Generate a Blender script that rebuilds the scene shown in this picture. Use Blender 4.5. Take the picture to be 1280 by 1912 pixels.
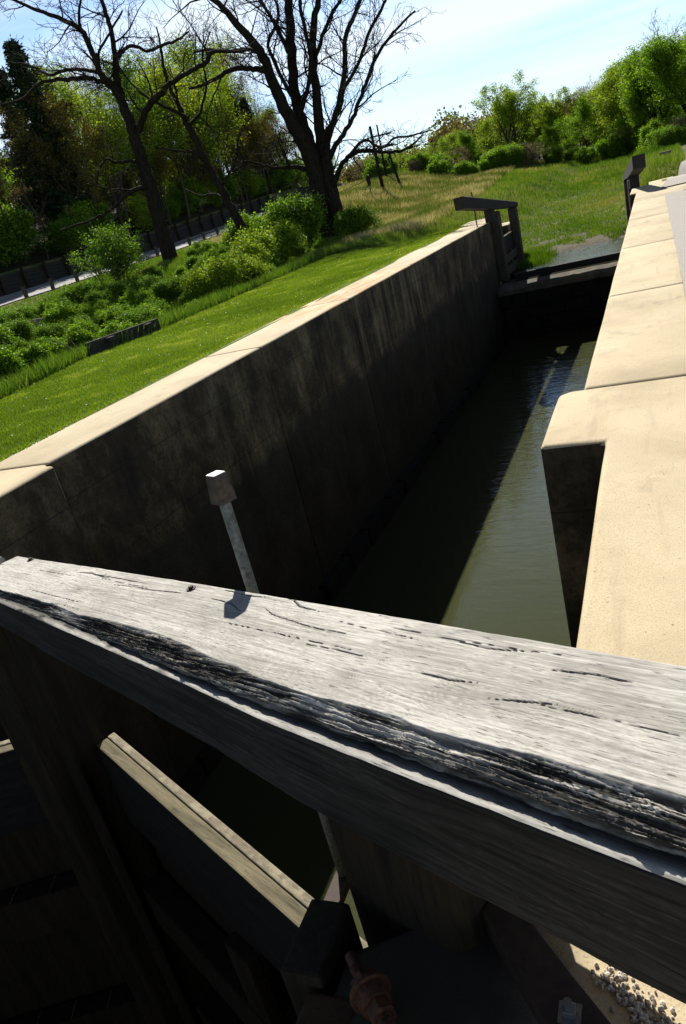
import bpy, bmesh, math, random
import numpy as np
from mathutils import Vector, Matrix

# ---------------------------------------------------------------- camera, world, sun, exposure
S = bpy.context.scene
COL = S.collection
for o in list(bpy.data.objects): bpy.data.objects.remove(o)
cam = bpy.data.cameras.new('camera'); camo = bpy.data.objects.new('camera', cam); COL.objects.link(camo)
cam.sensor_fit = 'VERTICAL'; cam.sensor_height = 24.0; cam.sensor_width = 24.0; cam.lens = 1432/1912*24
cam.clip_start = 0.03; cam.clip_end = 4000
R = Matrix(((0.91058679, 0.0786133, 0.4057729), (0.33971653, 0.41684455, -0.84310931), (-0.23542383, 0.90557196, 0.3528669)))
camo.matrix_world = Matrix.Translation((0, 0, 1.4)) @ R.to_4x4()
S.camera = camo
S.render.resolution_x = 686; S.render.resolution_y = 1024
S.view_settings.view_transform = 'Standard'; S.view_settings.look = 'None'
S.view_settings.exposure = 0.62; S.view_settings.gamma = 1.0

SUNV = Vector((-0.52, 1.15, 1.0)).normalized()
sl = bpy.data.lights.new('sun', 'SUN'); sl.energy = 5.0; sl.angle = math.radians(0.53); sl.color = (1.0, 0.955, 0.86)
so = bpy.data.objects.new('sun', sl); COL.objects.link(so)
so.rotation_euler = SUNV.to_track_quat('Z', 'Y').to_euler(); so.location = (-20, 20, 60)

W = bpy.data.worlds.new('World'); S.world = W; W.use_nodes = True
nt = W.node_tree; N = nt.nodes; L = nt.links
for n in list(N): N.remove(n)
sky = N.new('ShaderNodeTexSky'); sky.sky_type = 'NISHITA'; sky.sun_disc = False
sky.sun_elevation = math.asin(SUNV.z); sky.sun_rotation = math.atan2(SUNV.x, SUNV.y)
sky.air_density = 1.0; sky.dust_density = 0.6; sky.ozone_density = 1.6
tc = N.new('ShaderNodeTexCoord')
mp = N.new('ShaderNodeMapping'); mp.inputs['Location'].default_value = (5.1, 0.2, 1.7); mp.inputs['Rotation'].default_value = (0.25, 0.1, 0.7); mp.inputs['Scale'].default_value = (1.2, 3.8, 9.0)
n1 = N.new('ShaderNodeTexNoise'); n1.inputs['Scale'].default_value = 1.3; n1.inputs['Detail'].default_value = 7; n1.inputs['Roughness'].default_value = 0.55; n1.inputs['Distortion'].default_value = 0.5
cr = N.new('ShaderNodeValToRGB'); cr.color_ramp.elements[0].position = 0.40; cr.color_ramp.elements[1].position = 0.60
cr.color_ramp.elements[0].color = (0, 0, 0, 1); cr.color_ramp.elements[1].color = (0.85, 0.85, 0.85, 1)
mx = N.new('ShaderNodeMix'); mx.data_type = 'RGBA'; mx.inputs[7].default_value = (13.0, 14.2, 15.2, 1)
bg = N.new('ShaderNodeBackground'); bg.inputs['Strength'].default_value = 0.05
wo = N.new('ShaderNodeOutputWorld')
L.new(tc.outputs['Generated'], mp.inputs['Vector']); L.new(mp.outputs[0], n1.inputs['Vector']); L.new(n1.outputs['Fac'], cr.inputs[0])
sxw = N.new('ShaderNodeSeparateXYZ'); L.new(tc.outputs['Generated'], sxw.inputs[0])
lo = N.new('ShaderNodeMapRange'); lo.interpolation_type = 'SMOOTHSTEP'; L.new(sxw.outputs[2], lo.inputs[0])
lo.inputs[1].default_value = 0.22; lo.inputs[2].default_value = 0.55; lo.inputs[3].default_value = 1.0; lo.inputs[4].default_value = 0.04
mf = N.new('ShaderNodeMath'); mf.operation = 'MULTIPLY'; L.new(cr.outputs[0], mf.inputs[0]); L.new(lo.outputs[0], mf.inputs[1])
sc = N.new('ShaderNodeVectorMath'); sc.operation = 'MULTIPLY'; L.new(sky.outputs[0], sc.inputs[0]); sc.inputs[1].default_value = (0.80, 1.02, 1.32)
sg = N.new('ShaderNodeVectorMath'); sg.operation = 'SCALE'; L.new(sc.outputs[0], sg.inputs[0])
lg = N.new('ShaderNodeMapRange'); L.new(sxw.outputs[2], lg.inputs[0]); lg.inputs[1].default_value = 0.2; lg.inputs[2].default_value = 0.6; lg.inputs[3].default_value = 1.5; lg.inputs[4].default_value = 0.28
L.new(lg.outputs[0], sg.inputs['Scale'])
L.new(mf.outputs[0], mx.inputs[0]); L.new(sg.outputs[0], mx.inputs[6]); L.new(mx.outputs[2], bg.inputs[0]); L.new(bg.outputs[0], wo.inputs[0])

# ---------------------------------------------------------------- numpy noise
def _h(a, b, s):
    v = (a.astype(np.int64)*374761393 + b.astype(np.int64)*668265263 + s*982451653) & 0xffffffff
    v = ((v ^ (v >> 13))*1274126177) & 0xffffffff
    v = v ^ (v >> 16)
    return (v & 0xffff)/65535.0
def vn(x, y, s=0):
    x = np.asarray(x, float); y = np.asarray(y, float)
    xi = np.floor(x); yi = np.floor(y); fx = x-xi; fy = y-yi
    fx = fx*fx*(3-2*fx); fy = fy*fy*(3-2*fy)
    a = _h(xi, yi, s); b = _h(xi+1, yi, s); c = _h(xi, yi+1, s); d = _h(xi+1, yi+1, s)
    return (a*(1-fx)+b*fx)*(1-fy)+(c*(1-fx)+d*fx)*fy
def fbm(x, y, s=0, o=4, g=0.5):
    t = 0; a = 1; n = 0; x = np.asarray(x, float); y = np.asarray(y, float)
    for i in range(o):
        t = t+a*vn(x*2**i+17.3*i, y*2**i-9.1*i, s+i); n += a; a *= g
    return t/n
def ss(a, b, x):
    t = np.clip((np.asarray(x, float)-a)/(b-a), 0, 1); return t*t*(3-2*t)

# ---------------------------------------------------------------- object helpers
def tag(o, label=None, cat=None, group=None, kind=None):
    if label: o['label'] = label
    if cat: o['category'] = cat
    if group: o['group'] = group
    if kind: o['kind'] = kind
    return o
def thing(name, label, cat, loc=(0, 0, 0), rz=0, group=None):
    o = bpy.data.objects.new(name, None); COL.objects.link(o); o.location = loc; o.rotation_euler = (0, 0, rz)
    o.empty_display_size = 0.2
    return tag(o, label, cat, group)
def mesh_obj(name, me, mats, parent=None):
    o = bpy.data.objects.new(name, me); COL.objects.link(o)
    for m in (mats if isinstance(mats, (list, tuple)) else [mats]): me.materials.append(m)
    if parent: o.parent = parent
    return o
def np_mesh(name, V, F, tint=None, smooth=False, mi=None):
    """V (n,3), F (m,k) all of one size"""
    me = bpy.data.meshes.new(name); V = np.asarray(V, np.float32); F = np.asarray(F, np.int32)
    me.vertices.add(len(V)); me.vertices.foreach_set('co', V.ravel())
    m, k = F.shape
    me.loops.add(m*k); me.loops.foreach_set('vertex_index', F.ravel())
    me.polygons.add(m); me.polygons.foreach_set('loop_start', np.arange(0, m*k, k, dtype=np.int32))
    if mi is not None: me.polygons.foreach_set('material_index', np.asarray(mi, np.int32))
    if tint is not None:
        for nm, arr in (tint.items() if isinstance(tint, dict) else [('tint', tint)]):
            a = me.attributes.new(nm, 'FLOAT', 'POINT'); a.data.foreach_set('value', np.asarray(arr, np.float32))
    me.update(calc_edges=True); me.polygons.foreach_set('use_smooth', [smooth]*m)
    return me
class MB:
    def __init__(s): s.v = []; s.f = []
    def add(s, vs, fs):
        b = len(s.v); s.v += [tuple(v) for v in vs]; s.f += [tuple(i+b for i in f) for f in fs]; return s
    def hexa(s, c):  # 8 corners: bottom 4 ccw, top 4 ccw
        return s.add(c, [(3, 2, 1, 0), (4, 5, 6, 7), (0, 1, 5, 4), (1, 2, 6, 5), (2, 3, 7, 6), (3, 0, 4, 7)])
    def box(s, x0, x1, y0, y1, z0, z1):
        return s.hexa([(x0, y0, z0), (x1, y0, z0), (x1, y1, z0), (x0, y1, z0), (x0, y0, z1), (x1, y0, z1), (x1, y1, z1), (x0, y1, z1)])
    def cyl(s, p, q, r0, r1=None, n=14, caps=True):
        r1 = r0 if r1 is None else r1; p = Vector(p); q = Vector(q); d = (q-p).normalized()
        a = d.orthogonal().normalized(); b = d.cross(a); vs = []
        for c, r in ((p, r0), (q, r1)):
            for i in range(n):
                t = 2*math.pi*i/n; vs.append(c+a*math.cos(t)*r+b*math.sin(t)*r)
        fs = [(i, (i+1) % n, n+(i+1) % n, n+i) for i in range(n)]
        if caps: fs += [tuple(range(n-1, -1, -1)), tuple(range(n, 2*n))]
        return s.add(vs, fs)
    def build(s, name, mat, parent=None, bevel=0, seg=2, loc=None, smooth=False):
        me = bpy.data.meshes.new(name); me.from_pydata(s.v, [], s.f); me.update()
        if bevel:
            bm = bmesh.new(); bm.from_mesh(me)
            bmesh.ops.bevel(bm, geom=[e for e in bm.edges if e.calc_face_angle(0) > 0.6], offset=bevel, segments=seg, affect='EDGES', profile=0.6)
            bm.to_mesh(me); bm.free()
        if smooth: me.polygons.foreach_set('use_smooth', [True]*len(me.polygons))
        o = mesh_obj(name, me, mat, parent)
        if loc is not None: o.location = loc
        return o

# ---------------------------------------------------------------- material helpers
def newmat(name):
    m = bpy.data.materials.new(name); m.use_nodes = True; t = m.node_tree
    for n in list(t.nodes): t.nodes.remove(n)
    out = t.nodes.new('ShaderNodeOutputMaterial'); p = t.nodes.new('ShaderNodeBsdfPrincipled')
    t.links.new(p.outputs[0], out.inputs[0]); return m, t, p, out
def nd(t, typ, **kw):
    n = t.nodes.new(typ)
    for k, v in kw.items():
        if k.startswith('i_'): n.inputs[k[2:]].default_value = v
        else: setattr(n, k, v)
    return n
def pos(t, scale=(1, 1, 1), rot=(0, 0, 0), obj=False):
    m = nd(t, 'ShaderNodeMapping'); m.inputs['Scale'].default_value = scale; m.inputs['Rotation'].default_value = rot
    if obj: c = nd(t, 'ShaderNodeTexCoord'); t.links.new(c.outputs['Object'], m.inputs[0])
    else: c = nd(t, 'ShaderNodeNewGeometry'); t.links.new(c.outputs['Position'], m.inputs[0])
    return m.outputs[0]
def noise(t, vec, scale, det=5, rough=0.55, dist=0):
    n = nd(t, 'ShaderNodeTexNoise'); n.inputs['Scale'].default_value = scale; n.inputs['Detail'].default_value = det
    n.inputs['Roughness'].default_value = rough; n.inputs['Distortion'].default_value = dist
    t.links.new(vec, n.inputs['Vector']); return n.outputs['Fac']
def ramp(t, fac, stops):
    r = nd(t, 'ShaderNodeValToRGB'); e = r.color_ramp.elements
    while len(e) < len(stops): e.new(0.5)
    for i, (p, c) in enumerate(stops):
        e[i].position = p; e[i].color = (c[0], c[1], c[2], 1) if isinstance(c, tuple) else (c, c, c, 1)
    t.links.new(fac, r.inputs[0]); return r.outputs[0]
def mix(t, fac, a, b, mode='MIX'):
    m = nd(t, 'ShaderNodeMix', data_type='RGBA', blend_type=mode)
    for s, v in ((m.inputs[0], fac), (m.inputs[6], a), (m.inputs[7], b)):
        if isinstance(v, (int, float)): s.default_value = v
        elif isinstance(v, tuple): s.default_value = (v[0], v[1], v[2], 1)
        else: t.links.new(v, s)
    return m.outputs[2]
def math_(t, op, a, b=0.0, clamp=False):
    m = nd(t, 'ShaderNodeMath', operation=op, use_clamp=clamp)
    for s, v in ((m.inputs[0], a), (m.inputs[1], b)):
        if isinstance(v, (int, float)): s.default_value = v
        else: t.links.new(v, s)
    return m.outputs[0]
def attr(t, nm='tint'):
    return nd(t, 'ShaderNodeAttribute', attribute_name=nm).outputs['Fac']
def bump(t, p, h, st=0.3, dist=0.01):
    b = nd(t, 'ShaderNodeBump'); b.inputs['Strength'].default_value = st; b.inputs['Distance'].default_value = dist
    t.links.new(h, b.inputs['Height']); t.links.new(b.outputs[0], p.inputs['Normal'])
def setp(p, rough=0.8, spec=0.3, metal=0):
    p.inputs['Roughness'].default_value = rough; p.inputs['Specular IOR Level'].default_value = spec; p.inputs['Metallic'].default_value = metal

def mat_concrete():
    m, t, p, o = newmat('coping_concrete'); setp(p, 0.85, 0.25)
    v = pos(t)
    a = noise(t, v, 1.1, 6, 0.6, 0.3); b = noise(t, v, 9, 5, 0.65); c = noise(t, v, 160, 3, 0.7)
    col = ramp(t, a, [(0.30, (0.47, 0.385, 0.25)), (0.5, (0.59, 0.49, 0.325)), (0.72, (0.66, 0.565, 0.39))])
    col = mix(t, ramp(t, b, [(0.56, 0.0), (0.78, 0.32)]), col, (0.33, 0.27, 0.18))
    col = mix(t, ramp(t, c, [(0.36, 0.5), (0.5, 0.0)]), col, (0.25, 0.2, 0.13))
    pt = noise(t, v, 55, 2, 0.5); col = mix(t, ramp(t, pt, [(0.24, 0.8), (0.30, 0.0)]), col, (0.12, 0.095, 0.06))
    ck = noise(t, v, 2.2, 3, 0.55, 0.8); ckm = ramp(t, math_(t, 'ABSOLUTE', math_(t, 'SUBTRACT', ck, 0.47)), [(0.0, 0.55), (0.0035, 0.0)])
    col = mix(t, math_(t, 'MULTIPLY', ckm, ramp(t, a, [(0.52, 0.0), (0.58, 1.0)])), col, (0.16, 0.12, 0.07))
    blot = noise(t, pos(t, (1, 0.6, 1)), 3.4, 5, 0.6, 0.5)
    col = mix(t, ramp(t, blot, [(0.60, 0.0), (0.72, 0.42)]), col, (0.22, 0.18, 0.13))
    # long dirt streaks running with the coping
    stq = noise(t, pos(t, (6.0, 0.55, 1), (0, 0, 0.12)), 1.6, 5, 0.6, 0.3)
    col = mix(t, ramp(t, stq, [(0.56, 0.0), (0.70, 0.40)]), col, (0.36, 0.27, 0.19))
    oi = nd(t, 'ShaderNodeObjectInfo'); col = mix(t, 1.0, col, ramp(t, oi.outputs['Random'], [(0.0, (0.90, 0.89, 0.88)), (1.0, (1.04, 1.03, 1.0))]), 'MULTIPLY')
    # rust-coloured wash on the far left coping
    sx = nd(t, 'ShaderNodeSeparateXYZ'); g = nd(t, 'ShaderNodeNewGeometry'); t.links.new(g.outputs['Position'], sx.inputs[0])
    yb = nd(t, 'ShaderNodeMapRange', interpolation_type='SMOOTHSTEP'); t.links.new(sx.outputs[1], yb.inputs[0]); yb.inputs[1].default_value = 10.5; yb.inputs[2].default_value = 13
    yc = nd(t, 'ShaderNodeMapRange', interpolation_type='SMOOTHSTEP'); t.links.new(sx.outputs[1], yc.inputs[0]); yc.inputs[1].default_value = 19.5; yc.inputs[2].default_value = 16
    xl = math_(t, 'LESS_THAN', sx.outputs[0], -3)
    st = noise(t, pos(t, (5, 0.7, 1), (0, 0, 0.25)), 1.4, 4, 0.6, 0.5)
    f = math_(t, 'MULTIPLY', math_(t, 'MULTIPLY', yb.outputs[0], yc.outputs[0]), ramp(t, st, [(0.42, 0.0), (0.62, 0.85)]))
    f = math_(t, 'MULTIPLY', f, xl)
    col = mix(t, f, col, (0.50, 0.25, 0.07))
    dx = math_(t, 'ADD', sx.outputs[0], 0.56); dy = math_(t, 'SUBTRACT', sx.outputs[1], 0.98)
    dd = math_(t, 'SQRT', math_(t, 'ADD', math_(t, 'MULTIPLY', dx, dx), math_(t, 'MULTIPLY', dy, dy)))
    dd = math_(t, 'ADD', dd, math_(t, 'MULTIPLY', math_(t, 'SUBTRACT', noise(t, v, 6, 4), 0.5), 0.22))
    heel_shade = nd(t, 'ShaderNodeMapRange', interpolation_type='SMOOTHSTEP'); t.links.new(dd, heel_shade.inputs[0]); heel_shade.inputs[1].default_value = 0.16; heel_shade.inputs[2].default_value = 0.40; heel_shade.inputs[3].default_value = 0.95; heel_shade.inputs[4].default_value = 0.0
    col = mix(t, heel_shade.outputs[0], col, (0.022, 0.018, 0.014))  # shade round the heel post painted into the pale coping
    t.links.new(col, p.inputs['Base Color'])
    h = math_(t, 'ADD', math_(t, 'MULTIPLY', c, 0.5), b); bump(t, p, h, 0.35, 0.006)
    return m
def mat_wall():
    m, t, p, o = newmat('stained_wall_concrete'); setp(p, 0.9, 0.2)
    g = nd(t, 'ShaderNodeNewGeometry'); sx = nd(t, 'ShaderNodeSeparateXYZ'); t.links.new(g.outputs['Position'], sx.inputs[0])
    z = sx.outputs[2]
    streak = noise(t, pos(t, (1, 3.2, 0.22)), 1.5, 5, 0.6, 0.2)
    big = noise(t, pos(t, (1, 1, 0.8)), 1.5, 8, 0.72, 0.1); fine = noise(t, pos(t), 28, 5, 0.7)
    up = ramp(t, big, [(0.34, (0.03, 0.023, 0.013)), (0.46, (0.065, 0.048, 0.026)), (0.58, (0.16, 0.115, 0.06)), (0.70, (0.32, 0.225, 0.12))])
    loc = ramp(t, noise(t, pos(t, (0.4, 0.13, 0.05)), 2.0, 2, 0.5), [(0.50, 0.0), (0.62, 1.0)])
    ya = nd(t, 'ShaderNodeMapRange', interpolation_type='SMOOTHSTEP'); t.links.new(sx.outputs[1], ya.inputs[0]); ya.inputs[1].default_value = 12.8; ya.inputs[2].default_value = 14.0
    yb = nd(t, 'ShaderNodeMapRange', interpolation_type='SMOOTHSTEP'); t.links.new(sx.outputs[1], yb.inputs[0]); yb.inputs[1].default_value = 19.0; yb.inputs[2].default_value = 17.0
    loc = math_(t, 'ADD', math_(t, 'MULTIPLY', loc, 0.5), math_(t, 'MULTIPLY', ya.outputs[0], yb.outputs[0]), True)
    up = mix(t, math_(t, 'MULTIPLY', loc, ramp(t, streak, [(0.5, 0.0), (0.66, 0.85)])), up, (0.27, 0.21, 0.12))
    up = mix(t, ramp(t, streak, [(0.30, 0.8), (0.44, 0.0)]), up, (0.02, 0.018, 0.013))
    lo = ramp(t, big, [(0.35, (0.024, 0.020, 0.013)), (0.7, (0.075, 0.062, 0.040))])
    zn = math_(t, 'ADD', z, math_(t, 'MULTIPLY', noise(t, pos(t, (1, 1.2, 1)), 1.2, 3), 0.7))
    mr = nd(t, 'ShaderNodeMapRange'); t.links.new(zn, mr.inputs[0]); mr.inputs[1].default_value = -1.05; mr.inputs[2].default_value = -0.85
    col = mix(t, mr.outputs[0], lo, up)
    for zl in (-0.40, -1.16):
        ln = ramp(t, math_(t, 'ABSOLUTE', math_(t, 'SUBTRACT', z, zl)), [(0.0, 0.8), (0.009, 0.0)]); col = mix(t, ln, col, (0.016, 0.014, 0.01))
    mr3 = nd(t, 'ShaderNodeMapRange'); t.links.new(zn, mr3.inputs[0]); mr3.inputs[1].default_value = -3.5; mr3.inputs[2].default_value = -2.6
    col = mix(t, mr3.outputs[0], (0.035, 0.036, 0.026), col)
    col = mix(t, ramp(t, fine, [(0.36, 0.6), (0.5, 0.0)]), col, (0.02, 0.018, 0.013))
    t.links.new(col, p.inputs['Base Color'])
    bump(t, p, math_(t, 'ADD', fine, big), 0.5, 0.015)
    return m
def mat_stone(nm='rough_stone', k=1.0):
    m, t, p, o = newmat(nm); setp(p, 0.9, 0.2); v = pos(t)
    a = noise(t, v, 3, 6, 0.7); b = noise(t, v, 30, 4, 0.7)
    t.links.new(ramp(t, a, [(0.3, (0.05*k, 0.045*k, 0.035*k)), (0.7, (0.2*k, 0.175*k, 0.13*k))]), p.inputs['Base Color'])
    bump(t, p, math_(t, 'ADD', a, b), 0.7, 0.02); return m
def mat_wood(name, dark, light, sc=(1, 12, 12), rough=0.85, moss=None, bst=0.4):
    m, t, p, o = newmat(name); setp(p, rough, 0.2); v = pos(t, sc, obj=True)
    a = noise(t, v, 3.0, 7, 0.7, 0.7); b = noise(t, v, 14, 5, 0.7, 0.3)
    col = ramp(t, a, [(0.28, dark), (0.72, light)])
    col = mix(t, ramp(t, b, [(0.30, 0.75), (0.46, 0.0)]), col, tuple(x*0.25 for x in dark))
    if moss:
        col = mix(t, ramp(t, noise(t, pos(t), 14, 5, 0.7), [(0.48, 0.0), (0.6, 0.8)]), col, moss)
    t.links.new(col, p.inputs['Base Color']); bump(t, p, math_(t, 'ADD', a, b), bst, 0.006); return m
def mat_beam(name, base_l, base_d, blk):
    """weathered wood steered by per-point grain, decay and painted-shade values"""
    m, t, p, o = newmat(name); setp(p, 0.8, 0.22)
    tone = attr(t, 'tone'); dk = attr(t, 'dark'); rot = attr(t, 'rot')
    col = ramp(t, tone, [(0.12, base_d), (0.42, tuple((a+b)/2 for a, b in zip(base_d, base_l))), (0.62, base_l)])
    q1 = pos(t, (1, 1, 1), (0, 0, 0.4189)); q2 = nd(t, 'ShaderNodeMapping'); q2.inputs['Scale'].default_value = (1.0, 26, 26); t.links.new(q1, q2.inputs[0])
    f = noise(t, q2.outputs[0], 9, 6, 0.72, 0.25)
    q4 = nd(t, 'ShaderNodeMapping'); q4.inputs['Scale'].default_value = (0.42, 34, 34); t.links.new(q1, q4.inputs[0]); f3 = noise(t, q4.outputs[0], 9, 3, 0.6, 0.15)
    q3 = nd(t, 'ShaderNodeMapping'); q3.inputs['Scale'].default_value = (1.6, 12, 12); t.links.new(q1, q3.inputs[0]); f2 = noise(t, q3.outputs[0], 5, 5, 0.65, 0.5)
    col = mix(t, ramp(t, f, [(0.34, 0.75), (0.54, 0.0)]), col, base_d); col = mix(t, ramp(t, f2, [(0.40, 0.0), (0.68, 0.45)]), col, tuple(x*0.75 for x in base_l))
    col = mix(t, math_(t, 'MULTIPLY', ramp(t, f3, [(0.37, 0.9), (0.43, 0.0)]), ramp(t, f2, [(0.42, 0.15), (0.56, 1.0)])), col, tuple(x*0.18 for x in base_l))
    rc = ramp(t, noise(t, pos(t), 70, 5, 0.7), [(0.3, (0.02, 0.016, 0.012)), (0.5, (0.11, 0.085, 0.06)), (0.66, (0.36, 0.31, 0.25)), (0.8, (0.55, 0.30, 0.12))])
    col = mix(t, rot, col, rc)
    col = mix(t, dk, col, blk)
    t.links.new(col, p.inputs['Base Color']); bump(t, p, math_(t, 'ADD', tone, f), 0.35, 0.0015); return m
def mat_metal(name, a, b, rough=0.6, metal=0.4, sc=30):
    m, t, p, o = newmat(name); setp(p, rough, 0.4, metal); v = pos(t)
    n = noise(t, v, sc, 6, 0.7, 0.3)
    t.links.new(ramp(t, n, [(0.35, a), (0.65, b)]), p.inputs['Base Color']); bump(t, p, n, 0.3, 0.002); return m
def mat_leaf(name, c0, c1, c2, tr=0.35):
    m, t, p, o = newmat(name); t.nodes.remove(p)
    col = ramp(t, attr(t), [(0.0, c0), (0.5, c1), (1.0, c2)])
    d = nd(t, 'ShaderNodeBsdfDiffuse'); r = nd(t, 'ShaderNodeBsdfTranslucent'); mxs = nd(t, 'ShaderNodeMixShader'); mxs.inputs[0].default_value = tr
    t.links.new(col, d.inputs[0]); t.links.new(mix(t, 1.0, col, (1.0, 1.0, 0.45), 'MULTIPLY'), r.inputs[0])
    gl = nd(t, 'ShaderNodeBsdfGlossy'); gl.inputs['Roughness'].default_value = 0.45; gl.inputs[0].default_value = (0.6, 0.65, 0.6, 1)
    m2 = nd(t, 'ShaderNodeMixShader'); m2.inputs[0].default_value = 0.035
    t.links.new(d.outputs[0], mxs.inputs[1]); t.links.new(r.outputs[0], mxs.inputs[2])
    t.links.new(mxs.outputs[0], m2.inputs[1]); t.links.new(gl.outputs[0], m2.inputs[2]); t.links.new(m2.outputs[0], o.inputs[0]); return m
def mat_bark(name, a, b):
    m, t, p, o = newmat(name); setp(p, 0.95, 0.1); v = pos(t, (1, 1, 0.18), obj=True)
    n = noise(t, v, 14, 5, 0.7, 0.4)
    t.links.new(ramp(t, n, [(0.35, a), (0.65, b)]), p.inputs['Base Color']); bump(t, p, n, 0.9, 0.03); return m
def mat_ground():
    m, t, p, o = newmat('turf_and_soil'); setp(p, 0.95, 0.1)
    n = noise(t, pos(t), 0.45, 5, 0.6, 0.3); n2 = noise(t, pos(t), 7, 5, 0.7)
    lawn = ramp(t, n2, [(0.3, (0.045, 0.085, 0.010)), (0.55, (0.085, 0.15, 0.014)), (0.75, (0.15, 0.19, 0.035))])
    wild = ramp(t, n, [(0.35, (0.045, 0.08, 0.014)), (0.5, (0.10, 0.13, 0.03)), (0.62, (0.22, 0.175, 0.085)), (0.8, (0.12, 0.10, 0.055))])
    wild = mix(t, ramp(t, n2, [(0.35, 0.7), (0.55, 0.0)]), wild, (0.03, 0.035, 0.012))
    mud = ramp(t, n2, [(0.35, (0.05, 0.042, 0.03)), (0.7, (0.17, 0.145, 0.105))])
    c = mix(t, attr(t, 'lawn'), wild, lawn); c = mix(t, attr(t, 'mud'), c, mud); c = mix(t, attr(t, 'litter'), c, ramp(t, n2, [(0.3, (0.015, 0.013, 0.007)), (0.7, (0.06, 0.055, 0.02))]))
    t.links.new(c, p.inputs['Base Color']); bump(t, p, n2, 0.6, 0.05); return m
def mat_water(name, body, wave=0.02, sc=6, rough=0.02, sss=0):
    m, t, p, o = newmat(name); setp(p, rough, 0.5); p.inputs['Base Color'].default_value = (*body, 1); p.inputs['IOR'].default_value = 1.33
    v = pos(t, (0.5, 1.6, 1), (0, 0, 0.1)); a = noise(t, v, sc, 3, 0.5, 0.6); b = noise(t, pos(t, (0.6, 2.2, 1)), sc*2.6, 2, 0.5)
    g = nd(t, 'ShaderNodeNewGeometry'); sx = nd(t, 'ShaderNodeSeparateXYZ'); t.links.new(g.outputs['Position'], sx.inputs[0])
    mr = nd(t, 'ShaderNodeMapRange'); t.links.new(sx.outputs[1], mr.inputs[0]); mr.inputs[1].default_value = 9; mr.inputs[2].default_value = 22; mr.inputs[3].default_value = 0.12
    h = math_(t, 'MULTIPLY', math_(t, 'ADD', a, math_(t, 'MULTIPLY', b, 0.3)), mr.outputs[0])
    bump(t, p, h, 1.0, wave)
    if sss: p.inputs['Subsurface Weight'].default_value = 1.0; p.inputs['Subsurface Radius'].default_value = (1.0, 0.95, 0.5); p.inputs['Subsurface Scale'].default_value = sss
    return m
def mat_gravel():
    m, t, p, o = newmat('pale_gravel'); setp(p, 0.9, 0.2)
    vo = nd(t, 'ShaderNodeTexVoronoi'); vo.inputs['Scale'].default_value = 45; t.links.new(pos(t), vo.inputs['Vector'])
    n = noise(t, pos(t), 60, 4, 0.7)
    c = ramp(t, n, [(0.3, (0.25, 0.225, 0.20)), (0.7, (0.52, 0.475, 0.43))])
    t.links.new(c, p.inputs['Base Color']); bump(t, p, vo.outputs['Distance'], 0.6, 0.01); return m

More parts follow.
